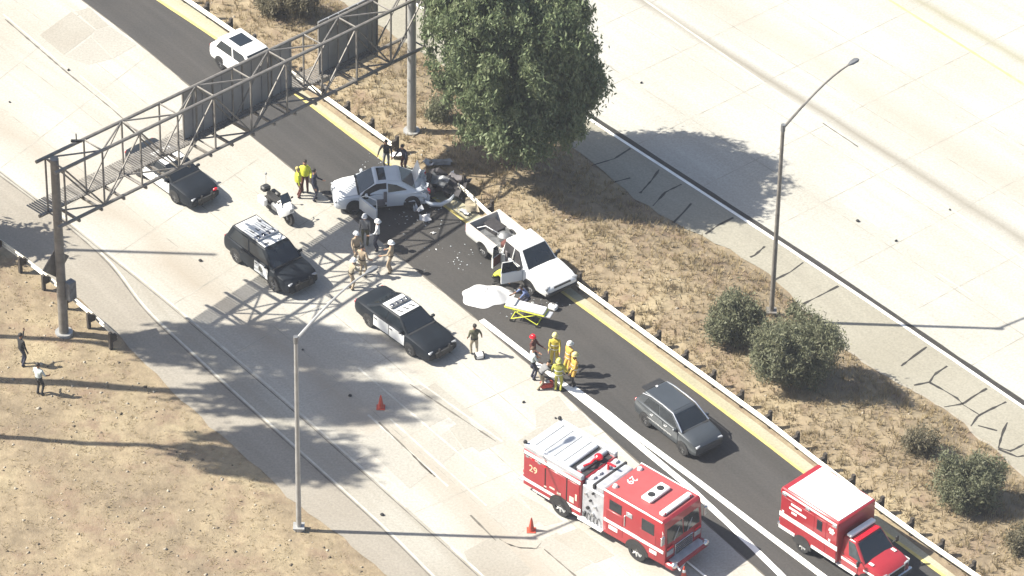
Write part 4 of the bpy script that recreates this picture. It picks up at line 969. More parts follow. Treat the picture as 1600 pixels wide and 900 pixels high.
# walkway with grating and brackets
s0, s1 = -.4, s_at(592, -DEP/2, 0)
q = MB(); nb = 150
for k in range(nb+1):
    s = s0+(s1-s0)*k/nb; a = G(s, -DEP/2+.15, .015); b = G(s, -DEP/2-1.0, .015)
    q.prism([a-ax*.037, a+ax*.037, b+ax*.037, b-ax*.037], (0, 0, .035))
gpart('walkway', q, steel_dk)['kind'] = 'stuff'
for k in range(15):
    s = .7+1.38*k
    if s > GL-1: break
    q = MB(); a = G(s, DEP/2+.12, -.02); b = G(s, -DEP/2-1.15, -.02); q.prism([a-ax*.05, a+ax*.05, b+ax*.05, b-ax*.05], (0, 0, -.12)); br = gpart('walkway_bracket', q, steel_dk)
q = MB(); c = G(1.9, -DEP/2, 1.0); q.cyl(c, c+Vector((0, 0, .5)), .03, n=6); q.box(c+Vector((0, 0, .10)), (.5, .12, .10)); gpart('aerial', q, blackm)
# back of a diamond warning board and a control cabinet on the left post
dz = solve_z(pl_+gn*.3, 420); q = MB(); c = Vector((pl_.x, pl_.y, 0))+gn*-.33; u_ = ax
q.prism([Vector((c.x, c.y, dz))+u_*(math.cos(a)*.82)+Vector((0, 0, math.sin(a)*.82)) for a in (0, math.pi/2, math.pi, 3*math.pi/2)], gn*.04); gpart('diamond_board', q, steel_dk)
zc = solve_z(pl_, 452); q = MB(); q.box((pl_.x+.42, pl_.y-.05, zc), (.42, .34, 1.0), rz=math.atan2(ax.y, ax.x)); gpart('control_cabinet', q, silver_dk)

# ---------------------------------------------------------------- lamp posts
def lamp_post(label, base, px_top, arm_px, m):
    b = PT(*base); zt_ = solve_z(b, px_top)
    t = thing('lamp_post', label, 'lamp post', b, 0, 'lamp posts of the freeway')
    q = MB(); q.cyl((0, 0, -.4), (0, 0, zt_-b.z), .125, .085, n=12); po = obj('pole', q, m, t)
    q = MB(); q.cyl((0, 0, -.2), (0, 0, .15), .26, n=12); q.box((0, 0, .18), (.5, .5, .06)); obj('base_plate', q, m, t)
    d = Vector((ax.x, ax.y, 0)); pts = []
    for k in range(9):
        f = k/8; pts.append(Vector((0, 0, zt_-b.z-.15))+d*(arm_px*f)+Vector((0, 0, 1.35*math.sin(f*math.pi/2)*.95)))
    q = MB(); q.tube(pts, [.07-.03*k/8 for k in range(9)], 7); arm = obj('arm', q, m, t)
    e = pts[-1]; q = MB(); M = Matrix.Translation(e+d*.28) @ Matrix.Rotation(math.atan2(d.y, d.x), 4, 'Z')
    q.loft([[(x, y*w_, z*h_) for y, z in ((-1, 0), (-.7, .8), (.7, .8), (1, 0), (.6, -.6), (-.6, -.6))] for x, w_, h_ in ((-.32, .07, .05), (-.1, .15, .10), (.2, .16, .10), (.36, .08, .05))], M=M); obj('lamp_head', q, silver_dk, t)
    q = MB(); q.cyl((.0, .0, zt_-b.z-.3), (0, 0, zt_-b.z+.05), .11, n=10); obj('collar', q, silver_dk, t)
    return t
lamp_post('slim grey lamp post on the dry slope at the near left of the road', (467, 827), 527, 4.3, galv)
lamp_post('slim grey lamp post on the far right behind the rounded bushes', (1205, 490), 196, 4.6, steel_dk)

# ---------------------------------------------------------------- guard rails
def guard_rail(label, pts, group, posts_at, m, h=.74, side=1, name='guard_rail'):
    """W-beam along ground points with wooden posts behind it (side: which side the posts stand)"""
    o0 = pts[0]; t = thing(name, label, 'guard rail', (o0.x, o0.y, o0.z), 0, group)
    n = len(pts)
    prof = [(0, -.155), (.045, -.115), (.045, -.06), (0, -.02), (0, .02), (.045, .06), (.045, .115), (0, .155)]
    tn = []
    for i in range(n):
        d = pts[min(i+1, n-1)]-pts[max(i-1, 0)]; d.z = 0; d.normalize(); tn.append(Vector((-d.y, d.x, 0))*side)
    beams = max(1, n//6); k0 = 0
    while k0 < n-1:
        k1 = min(k0+6, n-1); q = MB(); secs = []
        for i in range(k0, k1+1):
            b = pts[i]-o0; secs.append([b-tn[i]*(x+.0)+Vector((0, 0, h-.155+z)) for x, z in prof]+[b-tn[i]*(x-.012)+Vector((0, 0, h-.155+z)) for x, z in prof[::-1]])
        q.loft(secs); obj('rail_beam', q, m, t); k0 = k1
    for p, tt in posts_at:
        b = p-o0; q = MB(); a = math.atan2(tt.y, tt.x); c = b+tt*.34
        q.box((c.x, c.y, b.z*0+.40), (.16, .16, 1.08), rz=a, ch=.01); po = obj('post', q, wood, t)
        q = MB(); c2 = b+tt*.15; q.box((c2.x, c2.y, h-.155), (.24, .15, .36), rz=a); obj('block', q, wood, po)
    return t
def along(poly, step, ext0=0, ext1=0):
    p = [Vector((v.x, v.y, 0)) for v in px(poly)]
    if ext0: p = [p[0]+(p[0]-p[1]).normalized()*ext0]+p
    if ext1: p = p+[p[-1]+(p[-1]-p[-2]).normalized()*ext1]
    L = sum((p[i+1]-p[i]).length for i in range(len(p)-1)); return resample(p, max(2, int(round(L/step))+1))[0]
def posts(pts, every, side):
    out = []
    for i in range(0, len(pts), every):
        d = pts[min(i+1, len(pts)-1)]-pts[max(i-1, 0)]; d.normalize(); out.append((pts[i], Vector((-d.y, d.x, 0))*side))
    return out
def base_px(poly): return [(x, y+20) for x, y in poly]
up = along(base_px([(296, -3), (400, 68), (500, 141), (560, 184), (612, 221)]), .9525, 20, 0)
guard_rail('guard rail on wooden posts running from the top of the view to the crash', up, 'guard rails of the median', posts(up, 2, 1), galv_lt)
dn = along(base_px([(858, 405), (900, 438), (920, 452), (1030, 533), (1115, 594), (1200, 656), (1285, 723), (1370, 787), (1440, 838), (1530, 900)]), .9525, 0, 25)
guard_rail('guard rail on wooden posts from the pickup down past the ambulance', dn, 'guard rails of the median', posts(dn, 2, 1), galv_lt)
md = along([(716, 302), (735, 318), (763, 345), (790, 367)], .9)
guard_rail('short bent piece of guard rail behind the pickup tailgate', md, 'guard rails of the median', posts(md, 3, 1), galv_lt, .62)
lf = along([(-60, 350), (8, 398), (50, 428), (88, 458), (120, 486), (150, 511), (183, 541)], .9525, 10)
guard_rail('guard rail at the foot of the left gantry post', lf, None, posts(lf, 2, -1), galv_lt, .74, -1)
# ---------------------------------------------------------------- people
def person(px_feet, label, face, top, pants, boots=blackc, sk=skin, head='hair', headm=None, h=1.80, lean=0., crouch=0., la=(0, .12, .15), ra=(0, .12, .15), stride=0., bands=False, short=False, vest=None, group=None, ground=None, cuffs=None, onz=None, coat=False):
    """face: heading in degrees in the image plane (0 right, 90 away, 180 left, 270 to the camera); la/ra: (forward, sideways, elbow bend)"""
    b = PT(*px_feet) if ground is None else ground
    if onz is not None: b = P(px_feet[0], px_feet[1], onz)
    t = thing('person', label, 'person', b, R(face-90), group)
    k = h/1.75
    hipz = .93-.50*crouch
    V, E, RAD, KIND = [], [], [], []
    def v(p, r, kd, par=None):
        V.append(Vector(p)*k); RAD.append((r[0]*k, r[1]*k) if isinstance(r, tuple) else (r*k, r*k)); KIND.append(kd)
        if par is not None: E.append((par, len(V)-1))
        return len(V)-1
    def up(d, l_=lean): return Vector((0, d*math.sin(l_), d*math.cos(l_)))
    H = Vector((0, 0, hipz)); wide = 1.12 if coat else 1.0
    pel = v(H, (.155*wide, .125*wide), 'P'); spi = v(H+up(.20), (.145*wide, .115*wide), 'T', pel); che = v(H+up(.40), (.175*wide, .125*wide), 'T', spi)
    nb_ = v(H+up(.53), (.085, .075), 'T', che); nk = v(H+up(.58), .055, 'N', nb_)
    hl = lean*.55; hb = H+up(.58); hd = lambda y, z: hb+Vector((0, y*math.cos(hl)+z*math.sin(hl), z*math.cos(hl)-y*math.sin(hl)))
    jaw = v(hd(.025, .07), (.068, .075), 'N', nk); mid = v(hd(.012, .145), (.078, .095), 'N', jaw); cr = v(hd(0, .215), (.062, .072), 'N', mid)
    nose = v(hd(.115, .115), .014, 'N', mid)
    for s in (1, -1): v(hd(0, .125)+Vector((s*.088, 0, 0)), .018, 'N', mid)
    for s, arm in ((-1, la), (1, ra)):
        sh = v(H+up(.46)+Vector((s*.19, 0, 0)), .072*wide, 'T', che)
        fw, sd, bend = arm
        def dirv(a, sd_): return Vector((s*math.sin(sd_)*abs(math.cos(a))+s*.0, math.sin(a)*math.cos(sd_*.5), -math.cos(a)*math.cos(sd_)))
        d1 = dirv(fw, sd); d2 = dirv(fw+bend, sd*.4)
        sp = V[sh]/k; el = v(sp+d1*.29, .048*wide, 'T', sh); wr = v(sp+d1*.29+d2*.25, .034, 'A', el)
        wp = sp+d1*.29+d2*.25; pa = v(wp+d2*.075, (.040, .028), 'H', wr)
        d3 = dirv(fw+bend+.25, sd*.3); sdv = d2.cross(Vector((s, 0, 0))).normalized() if d2.cross(Vector((s, 0, 0))).length > .1 else Vector((0, 1, 0))
        for i, (off, ln) in enumerate(((-.030, .068), (-.010, .080), (.010, .075), (.028, .058))):
            base = v(wp+d2*.10+sdv*off, .010, 'H', pa); v(wp+d2*.10+sdv*off+d3*ln, .008, 'H', base)
        th = v(wp+d2*.05-sdv*.05, .011, 'H', pa); v(wp+d2*.09-sdv*.062, .009, 'H', th)
    for s, st in ((-1, stride), (1, -stride)):
        hp = v(H+Vector((s*.095, 0, -.05)), .095*wide, 'P', pel)
        th_l, sh_l = .42, .42
        foot = Vector((s*.11, math.sin(st)*.55, .075)); hipp = V[hp]/k
        mid_ = (hipp+foot)/2; dist = (hipp-foot).length; out = math.sqrt(max(0, .43**2-(dist/2)**2))
        kn = v(mid_+Vector((s*.02, out, 0)), .066*wide, 'P', hp); ak = v(foot, .050, 'P', kn)
        tt = v(foot+Vector((s*.015, .13, -.035)), (.045, .040), 'B', ak); v(foot+Vector((0, -.05, -.03)), .040, 'B', ak)
    me = bpy.data.meshes.new('body'); me.from_pydata(V, E, []); me.update()
    o = bpy.data.objects.new('body', me); COL.objects.link(o)
    sk_ = o.modifiers.new('skin', 'SKIN'); sk_.use_smooth_shade = True; sub_ = o.modifiers.new('sub', 'SUBSURF'); sub_.levels = 1
    for i, q in enumerate(me.skin_vertices[0].data): q.radius = RAD[i]; q.use_root = (i == 0)
    dg = bpy.context.evaluated_depsgraph_get(); dg.update()
    bm_ = bpy.data.meshes.new_from_object(o.evaluated_get(dg)); bpy.data.objects.remove(o)
    bm_.name = 'body'; bm_.materials.clear()
    for m in (sk, top, pants, boots): bm_.materials.append(m)
    n = len(bm_.polygons); c = np.empty(n*3); bm_.polygons.foreach_get('center', c); c = c.reshape(-1, 3)
    best = np.full(n, 1e9); idx = np.zeros(n, int); slot = {'N': 0, 'H': 0, 'A': 0 if short else 1, 'T': 1, 'P': 2, 'B': 3}
    for a, b2 in E:
        A_, B_ = np.array(V[a]), np.array(V[b2]); u = B_-A_; L2 = max(1e-9, u@u)
        tt = np.clip(((c-A_)@u)/L2, 0, 1); d = np.linalg.norm(c-(A_+tt[:, None]*u), axis=1)-min(RAD[a][1], RAD[b2][1])*.5
        m_ = d < best; best = np.where(m_, d, best); idx = np.where(m_, slot[KIND[b2]], idx)
    if coat: idx = np.where((idx == 2) & (c[:, 2] > .62*k*(1-.3*crouch)), 1, idx)
    bm_.polygons.foreach_set('material_index', idx.astype(np.int32))
    for p in bm_.polygons: p.use_smooth = True
    link(bpy.data.objects.new('body', bm_), t)
    hp_ = hd(0, .15)*k; Mh = Matrix.Translation(hp_) @ Matrix.Rotation(-hl, 4, 'X')
    if head == 'helmet':
        q = MB(); q.ball((0, 0, .02), (.118*k, .14*k, .125*k), 14, 6, zmin=-.15, M=Mh); q.loft([[(r_*math.cos(a)*.92, r_*1.12*math.sin(a)-.02, z) for a in np.linspace(0, 2*math.pi, 15)[:-1]] for r_, z in ((.118*k, .0), (.150*k, -.015), (.150*k, -.025), (.115*k, -.012))], M=Mh, caps=False); obj('helmet', q, headm or white_pl, t)
    else:
        q = MB(); q.ball((0, -.018, .025), (.094*k, .108*k, .105*k), 12, 6, zmin=-.25, M=Mh); obj('hair', q, headm or hairm, t)
    for s in (1, -1):
        q = MB(); q.ball((s*.032*k, .088*k, -.005), .012*k, 6, 4, M=Mh); obj('eye', q, blackc, t)
    q = MB(); q.box((0, .088*k, -.072*k), (.045*k, .012, .010), M=Mh); obj('mouth', q, maroon, t)
    Mt = Matrix.Translation(H*k) @ Matrix.Rotation(-lean, 4, 'X')
    def hoop(z, rx, ry, hh, m, nm):
        q = MB(); q.loft([[(rx*math.cos(a), ry*math.sin(a), zz) for a in np.linspace(0, 2*math.pi, 17)[:-1]] for zz in (z, z+hh)], M=Mt, caps=False); obj(nm, q, m, t)
    if bands:
        hoop(.24*k, .205*k, .165*k, .055, reflect, 'reflective_band'); hoop(.02*k, .205*k, .17*k, .05, reflect, 'reflective_band')
    if vest is not None:
        q = MB(); q.loft([[(rx*k*math.cos(a), ry*k*math.sin(a), zz*k) for a in np.linspace(0, 2*math.pi, 17)[:-1]] for rx, ry, zz in ((.20, .165, .04), (.215, .170, .22), (.235, .165, .38), (.16, .12, .52))], M=Mt, caps=False); obj('vest', q, vest, t)
    q = MB(); q.loft([[(.175*wide*k*math.cos(a), .145*wide*k*math.sin(a), zz) for a in np.linspace(0, 2*math.pi, 17)[:-1]] for zz in (.045*k, .095*k)], M=Mt, caps=False)
    if not coat: obj('belt', q, blackc, t)
    return t

HG = None
person((741, 556), 'person with dark hair in olive clothes walking beside the black and white sedan', 100, olive, khaki, hairm and blackc, skin2, h=1.84, stride=.25, ra=(.3, .45, .1), la=(-.1, .25, .9), short=True)
# fire crew and helpers around the red bag
FG = 'people gathered round the red bag'
person((832, 573), 'person in dark clothes with reddish helmet at the rear left of the firefighters', 330, maroon, navy, blackc, skin, 'helmet', lamp_red, 1.84, la=(.5, .2, .8), ra=(.7, .2, .6), group=FG)
person((832, 592), 'bare headed person in white shirt and navy trousers beside the red bag', 20, ltblue, navy, blackc, skin, 'hair', mat('brown hair', (.09, .05, .03), .8), 1.84, la=(.4, .2, .5), ra=(.4, .2, .5), short=True, group=FG)
person((842, 607), 'person in grey shirt and khaki trousers leaning over the red bag', 20, greyc, khaki, blackc, skin, 'hair', None, 1.78, lean=.75, crouch=.15, la=(.9, .1, .3), ra=(.9, .1, .3), stride=.2, group=FG)
person((866, 571), 'firefighter in yellow turnout coat at the back of the group facing the camera', 265, cloth_y, cloth_y, blackc, skin, 'helmet', mat('yellow helmet', (.52, .47, .20), .5), 1.86, bands=True, la=(.3, .15, .7), ra=(.3, .15, .9), coat=True, group=FG)
person((872, 611), 'firefighter in lime turnout suit with back to the camera nearest the white line', 80, cloth_yg, cloth_yg, blackc, skin, 'helmet', mat('lime helmet', (.45, .45, .12), .5), 1.86, bands=True, la=(.2, .35, .2), ra=(.2, .2, .4), coat=True, group=FG)
person((889, 585), 'firefighter in tan gold coat with pale helmet standing in the asphalt lane behind another', 215, cloth_go, cloth_y, blackc, skin, 'helmet', mat('pale helmet', (.60, .60, .52), .5), 1.90, bands=True, coat=True, group=FG)
person((897, 602), 'firefighter in tan gold coat and dark trousers furthest right of the group', 200, cloth_go, blackc, blackc, skin, 'helmet', MATS['yellow helmet'], 1.88, bands=True, la=(.3, .2, .5), ra=(.1, .15, .2), coat=True, group=FG)
# officers between the patrol cars and the crashed coupe
OG = 'officers between the patrol cars and the coupe'
person((570, 384), 'dim figure in grey standing in the sign shadow nearest the coupe front wheel', 80, greyc, olive, blackc, skin2, 'helmet', silver, 1.84, group=OG)
person((590, 391), 'person in white shirt and dark trousers standing in the shade of the sign', 180, white_cl, navy, blackc, skin, 'helmet', white_pl, 1.80, la=(.4, .2, .8), group=OG)
person((557, 411), 'officer in tan uniform with pale helmet at the back of the left pair', 300, tan, khaki, blackc, skin, 'helmet', white_pl, 1.84, la=(.2, .2, .6), ra=(.2, .2, .6), group=OG)
person((566, 432), 'officer in tan shirt and pale trousers with hands on hips by the concrete edge', 60, tan, khaki, blackc, skin, 'hair', None, 1.84, la=(-.2, .55, 1.1), ra=(-.2, .55, 1.1), short=True, group=OG)
person((548, 452), 'officer in tan uniform and white helmet closest to the black patrol cars', 30, khaki, tan, blackc, skin, 'helmet', white_pl, 1.76, lean=.25, la=(.6, .2, .6), ra=(.6, .2, .6), group=OG)
person((611, 426), 'officer in tan uniform and white helmet standing apart to the right', 170, tan, tan, blackc, skin, 'helmet', white_pl, 1.86, la=(.4, .2, .9), ra=(.2, .5, .8), group=OG)
# beside the motorcycle
person((477, 300), 'broad person in a lime vest seen from the front behind the motorcycle', 265, cloth_hv, maroon, blackc, skin, 'hair', None, 1.88, la=(.25, .35, .9), ra=(.25, .35, .9), vest=cloth_hv)
person((466, 308), 'person in a lime vest and dark red trousers with back to the asphalt edge', 10, cloth_hv, maroon, blackc, skin, 'hair', mat('light hair', (.35, .30, .12), .8), 1.78, vest=cloth_hv)
person((491, 313), 'slim person in dark navy clothes beside the nose of the coupe', 350, navy, navy, blackc, skin, 'hair', None, 1.86, la=(.3, .2, .9), ra=(.1, .15, .2))
# on the dry slope
person((35, 571), 'person in black with one hand raised to the head on the dry slope', 40, blackc, navy, blackc, skin2, 'hair', None, 1.86, la=(1.2, .5, 1.6), ra=(.1, .2, .2), stride=.12)
person((62, 617), 'person in pale shirt and black trousers on the lower dry slope', 60, ltblue, blackc, blackc, skin2, 'hair', None, 1.84, la=(.2, .35, .9), ra=(.2, .35, .9), short=True)
# at the pickup and behind the coupe
person((826, 478), 'crouching person in blue shirt between the stretcher and the pickup', 200, bluec, navy, blackc, skin2, 'hair', None, 1.80, lean=.6, crouch=.75, la=(.9, .3, .2), ra=(.9, .3, .2), short=True)
person((771, 443), 'crouching person in yellow jacket behind the white sheet near the pickup rear door', 340, cloth_hv, blackc, blackc, skin, 'hair', MATS['brown hair'], 1.70, lean=.9, crouch=.8, la=(.8, .2, .3), ra=(.8, .2, .3))
person((604, 262), 'person in dark clothes standing behind the roof of the crashed coupe, left one', 260, blackc, greyc, blackc, skin2, 'hair', None, 1.74, lean=.2, la=(.3, .4, .6), ra=(.4, .5, .5))
person((633, 268), 'person in dark jacket bending behind the rear of the coupe roof', 230, navy, maroon, blackc, skin, 'hair', None, 1.74, lean=.35, la=(.5, .6, .4), ra=(.6, .3, .5))

# ---------------------------------------------------------------- stretcher, sheet, bags, cones, wreckage
def at(p): return Vector((p.x, p.y, p.z))
b = P(822, 502); rz = math.atan2((P(852, 508)-P(795, 494)).y, (P(852, 508)-P(795, 494)).x)
t = thing('stretcher', 'ambulance stretcher with white mattress on a yellow wheeled frame', 'stretcher', b, rz)
q = MB(); q.box((0, 0, .86), (1.9, .58, .12), ch=.05); q.box((-.72, 0, .96), (.46, .54, .12), ch=.05); obj('mattress', q, white_cl, t)
q = MB()
for s in (1, -1):
    q.tube([(-.98, s*.30, .78), (.98, s*.30, .78)], .025, 6); q.tube([(-.75, s*.27, .78), (.65, s*.27, .16)], .022, 6); q.tube([(.75, s*.27, .78), (-.65, s*.27, .16)], .022, 6)
for x in (-.98, .98): q.tube([(x, -.3, .78), (x, .3, .78)], .025, 6)
for x in (-.65, .65): q.tube([(x, -.27, .16), (x, .27, .16)], .022, 6)
obj('frame', q, cloth_hv, t)
for x in (-.65, .65):
    for s in (1, -1):
        q = MB(); q.cyl((x, s*.25, .08), (x, s*.30, .08), .08, n=10); obj('wheel', q, blackm, t)
q = MB(); q.box((1.12, 0, .72), (.30, .46, .05), ch=.02); obj('foot_rest', q, silver, t)
# white sheet heaped on the asphalt
c0 = P(760, 463); e1 = (P(797, 466)-P(722, 462)); e1.z = 0; wl = e1.length; e1.normalize(); e2 = Vector((-e1.y, e1.x, 0)); wh = 1.9
vs_, fs = [], []; NR, NA = 14, 56
for i in range(NR):
    rr = i/(NR-1)
    for j in range(NA):
        a = 2*math.pi*j/NA; wob = 1+.10*math.sin(2*a+.6)+.07*math.sin(3*a+1)+.05*math.sin(7*a)
        x = wl/2*rr*math.cos(a)*wob; y = wh/2*rr*math.sin(a)*wob
        z = .02+.36*(1-rr**3)*(.6+.4*math.sin(2.2*x+1.0)*math.cos(2.6*y))+.07*math.sin(5*x+4*y)*(1-rr)+.03*(1-rr)*math.sin(9*a+6*rr)
        p = c0+e1*x+e2*y; vs_.append((p.x, p.y, max(.014, z)))
for i in range(NR-1):
    for j in range(NA): k = i*NA+j; k2 = i*NA+(j+1) % NA; fs.append((k, k2, k2+NA, k+NA))
q = MB(); q.add([tuple(Vector(p)-c0) for p in vs_], fs); o = obj('sheet', q, white_cl, loc=c0, smooth=60); tag(o, 'large crumpled white sheet spread on the asphalt beside the pickup', 'sheet')
def loose(name, label, cat, mb, m, pxy, rz_=0, z=.0, group=None):
    b_ = PT(*pxy); o = obj(name, mb, m, loc=(b_.x, b_.y, b_.z+z)); o.rotation_euler = (0, 0, rz_); return tag(o, label, cat, group)
q = MB(); q.box((0, 0, .14), (.42, .30, .26), ch=.05); o = loose('equipment_case', 'small white case on the asphalt in front of the pickup', 'case', q, white_pl, (864, 483), -.5)
q = MB(); q.box((0, .02, .30), (.18, .03, .05), ch=.01); obj('handle', q, blackm, o)
q = MB(); q.box((0, 0, .17), (.62, .34, .32), ch=.08); o = loose('medical_bag', 'red medical bag with a white patch on the ground among the firefighters', 'bag', q, bagred, (854, 605), .2)
q = MB(); q.box((0, -.02, .335), (.26, .18, .02)); obj('patch', q, white_cl, o)
q = MB(); q.tube([(-.2, 0, .3), (-.1, 0, .44), (.1, 0, .44), (.2, 0, .3)], .02, 5); obj('handle', q, blackm, o)
q = MB(); q.box((0, 0, .14), (.40, .3, .28), ch=.06); o = loose('camera_bag', 'small pale and dark bag on the concrete by the walking person', 'bag', q, white_pl, (749, 559), .3)
for s in (1, -1):
    q = MB(); q.box((s*.20, 0, .14), (.06, .26, .26), ch=.02); obj('end_pocket', q, blackc, o)
for pxy, lab in (((595, 637), 'orange traffic cone in the dappled tree shade'), ((830, 829), 'orange traffic cone left of the fire engine'), ((1068, 905), 'orange traffic cone at the bottom edge ahead of the fire engine')):
    b_ = P(*pxy); t = thing('traffic_cone', lab, 'traffic cone', b_, 0, 'traffic cones on the concrete')
    q = MB(); q.cyl((0, 0, .03), (0, 0, .72), .15, .03, n=14); obj('cone', q, orange, t)
    q = MB(); q.box((0, 0, .02), (.40, .40, .04), ch=.01); obj('base', q, orange, t)
    q = MB(); q.cyl((0, 0, .42), (0, 0, .56), .084, .062, n=14); obj('collar', q, white_pl if pxy[0] > 1000 else orange, t)
# hose from the engine bumper
hp = [FE @ Vector((FE_L+.45, -1.0, .84)), FE @ Vector((FE_L+.8, -1.02, .62)), P(1072, 876, .12), P(1098, 897, .05), P(1140, 930, .05)]
q = MB(); hs = [hp[0].lerp(hp[1], f) for f in (0, .5)]
for i in range(1, len(hp)-1): hs += [hp[i].lerp(hp[i+1], f) for f in (0, .33, .66)]
q.tube([p-hp[0] for p in hs+[hp[-1]]], .045, 7); o = obj('fire_hose', q, white_pl, loc=hp[0]); tag(o, 'pale hose running from the bumper of the fire engine over the road', 'hose')
# wreckage around the torn tail of the coupe
def crumple(n, size, seed, th=.03):
    r = random.Random(seed); mb = MB(); g_ = n; vs2 = []
    for i in range(g_):
        for j in range(g_):
            vs2.append(((i/(g_-1)-.5)*size[0]+r.uniform(-.07, .07), (j/(g_-1)-.5)*size[1]+r.uniform(-.07, .07), size[2]*(.3+.7*abs(math.sin(i*1.7+seed)*math.cos(j*1.3+seed*.7)))+r.uniform(0, .06)))
    f2 = [(i*g_+j, i*g_+j+1, (i+1)*g_+j+1, (i+1)*g_+j) for i in range(g_-1) for j in range(g_-1)]
    mb.add(vs2, f2); mb.add([(x, y, z-th) for x, y, z in vs2], [f[::-1] for f in f2]); return mb
WG = 'torn car parts behind the coupe'
b_ = P(694, 296); t = thing('wrecked_rear_end', 'crumpled dark rear bodywork torn off the coupe, lying in the tree shade', 'wreckage', b_, R(-25))
obj('shell', crumple(6, (2.3, 1.5, .75), 3), int_dk, t, smooth=20)
obj('panel', crumple(4, (.9, .8, .4), 8), silver_dk, t, smooth=20, loc=(-.2, -.35, .45)); obj('panel', crumple(4, (.8, .5, .3), 5), int_gr, t, smooth=20, loc=(.5, .5, .35))
wheel(t, .55, -.5, .32, .2, rim_dk)
for k, (pxy, sz, m, lab) in enumerate([((664, 344), (.52, .48, .30), white_cl, 'crumpled white plastic piece on the asphalt below the coupe tail'), ((653, 335), (.26, .40, .55), silver, 'upright grey panel piece beside the coupe rear wheel'), ((707, 276), (.55, .22, .18), white_pl, 'narrow white trim piece on the dark wreckage'),
     ((700, 286), (.3, .3, .2), white_pl, 'small white shard below the white trim piece'), ((690, 258), (1.0, .45, .3), silver_dk, 'grey sheet metal leaning by the broken guard rail end'), ((668, 262), (.5, .6, .5), silver, 'pale grey torn panel right behind the coupe trunk'),
     ((737, 326), (.9, .6, .35), khaki, 'beige broken panel on the asphalt behind the pickup'), ((726, 334), (.6, .25, .12), silver, 'thin metal strip on the road behind the pickup tailgate'), ((620, 246), (.6, .4, .3), white_pl, 'white broken trim on the gutter behind the coupe'),
     ((676, 365), (.26, .12, .06), white_pl, 'tiny white sliver on the shaded asphalt between coupe and pickup'), ((660, 315), (.3, .2, .2), int_dk, 'black shard under the torn bumper')]):
    loose('wreck_piece', lab, 'car part', crumple(4, sz, 11+k, .02), m, pxy, k*.8)
r_ = random.Random(5); q = MB()
for k in range(260):
    cx_, cy_ = r_.choice([(690, 310), (650, 340), (740, 335), (610, 250), (720, 400), (840, 470), (690, 270)])
    p = P(cx_+r_.gauss(0, 26), cy_+r_.gauss(0, 14), .012); s = r_.uniform(.02, .07); a = r_.uniform(0, 6.28)
    q.add([(p.x+s*math.cos(a+j*2.1), p.y+s*math.sin(a+j*2.1), p.z+.01*(j % 2)) for j in range(3)]+[(p.x, p.y, p.z+s*.5)], [(0, 1, 3), (1, 2, 3), (2, 0, 3)])
o = obj('glass_fragments', q, mat('broken glass', (.28, .30, .31), .3, var=.6, scale=11), smooth=0); o['kind'] = 'stuff'
q = MB(); q.ball((0, 0, .06), (.10, .08, .08), 7, 4)
SCRAP = ['on the concrete left of the black patrol car', 'beside the patched slabs beyond the gantry', 'on the concrete at the far left beyond the gantry', 'on the concrete right of the near lamp post foot', 'on the concrete behind the fire engine', 'near the rear right corner of the fire engine', 'in the tree shade left of the traffic cone', 'on the opposite lanes right of the big tree', 'on the far right of the opposite lanes', 'on the opposite lanes right of the far lamp post', 'on the opposite lanes right of the lamp post, nearer the shoulder', 'in the tree shade just right of the near lamp post']
for k, pxy in enumerate([(313, 408), (107, 110), (15, 160), (597, 805), (818, 629), (868, 654), (547, 619), (1002, 130), (1484, 328), (1340, 346), (1400, 377), (473, 547)]):
    o = loose('rubber_scrap', 'small dark scrap '+SCRAP[k], 'road scrap', q, blackm, pxy, k, group='dark scraps on the pavement'); o.scale = [(1, 1.1, .8), (.9, .6, .7), (.7, .7, .5)][k % 3]

# ---------------------------------------------------------------- trees, shrubs, dry grass
def lobes(main, n, rmin, rmax, seed, zlo=-9):
    """uneven crown: many small lobes set over larger masses"""
    r = random.Random(seed); out = list(main)
    for _ in range(n):
        c, rr = r.choice(main); a = r.uniform(0, 6.283); b = math.asin(r.uniform(-.75, 1)); k = r.uniform(.78, 1.06); s = r.uniform(rmin, rmax)
        p = (c[0]+rr[0]*k*math.cos(a)*math.cos(b), c[1]+rr[1]*k*math.sin(a)*math.cos(b), c[2]+rr[2]*k*math.sin(b))
        if p[2] > zlo: out.append((p, (s, s, s*r.uniform(.7, 1.2))))
    return out
def leaf_mat(name, a, b_, c):
    m, n, l, bs = nodes(name)
    oi = n.new('ShaderNodeTexCoord'); nz = n.new('ShaderNodeTexNoise'); nz.inputs['Scale'].default_value = 2.6; nz.inputs['Detail'].default_value = 5
    l.new(oi.outputs['Object'], nz.inputs['Vector'])
    rp = n.new('ShaderNodeValToRGB'); rp.color_ramp.elements[0].position = .3; rp.color_ramp.elements[1].position = .72
    rp.color_ramp.elements[0].color = (*a, 1); rp.color_ramp.elements[1].color = (*c, 1); x = rp.color_ramp.elements.new(.5); x.color = (*b_, 1)
    l.new(nz.outputs['Fac'], rp.inputs[0]); l.new(rp.outputs[0], bs.inputs['Base Color']); bs.inputs['Roughness'].default_value = .55; bs.inputs['Specular IOR Level'].default_value = .3
    tr = n.new('ShaderNodeBsdfTranslucent'); l.new(rp.outputs[0], tr.inputs[0]); ms = n.new('ShaderNodeMixShader'); ms.inputs[0].default_value = .38
    l.new(bs.outputs[0], ms.inputs[1]); l.new(tr.outputs[0], ms.inputs[2]); l.new(ms.outputs[0], n['Material Output'].inputs[0])
    return m
leaf_g = leaf_mat('pepper tree leaves', (.090, .125, .060), (.150, .188, .095), (.235, .255, .145))
leaf_b = leaf_mat('grey green shrub leaves', (.105, .118, .068), (.155, .162, .098), (.21, .205, .13))
leaf_d = leaf_mat('olive drab brush', (.12, .11, .07), (.15, .135, .085), (.19, .165, .11))
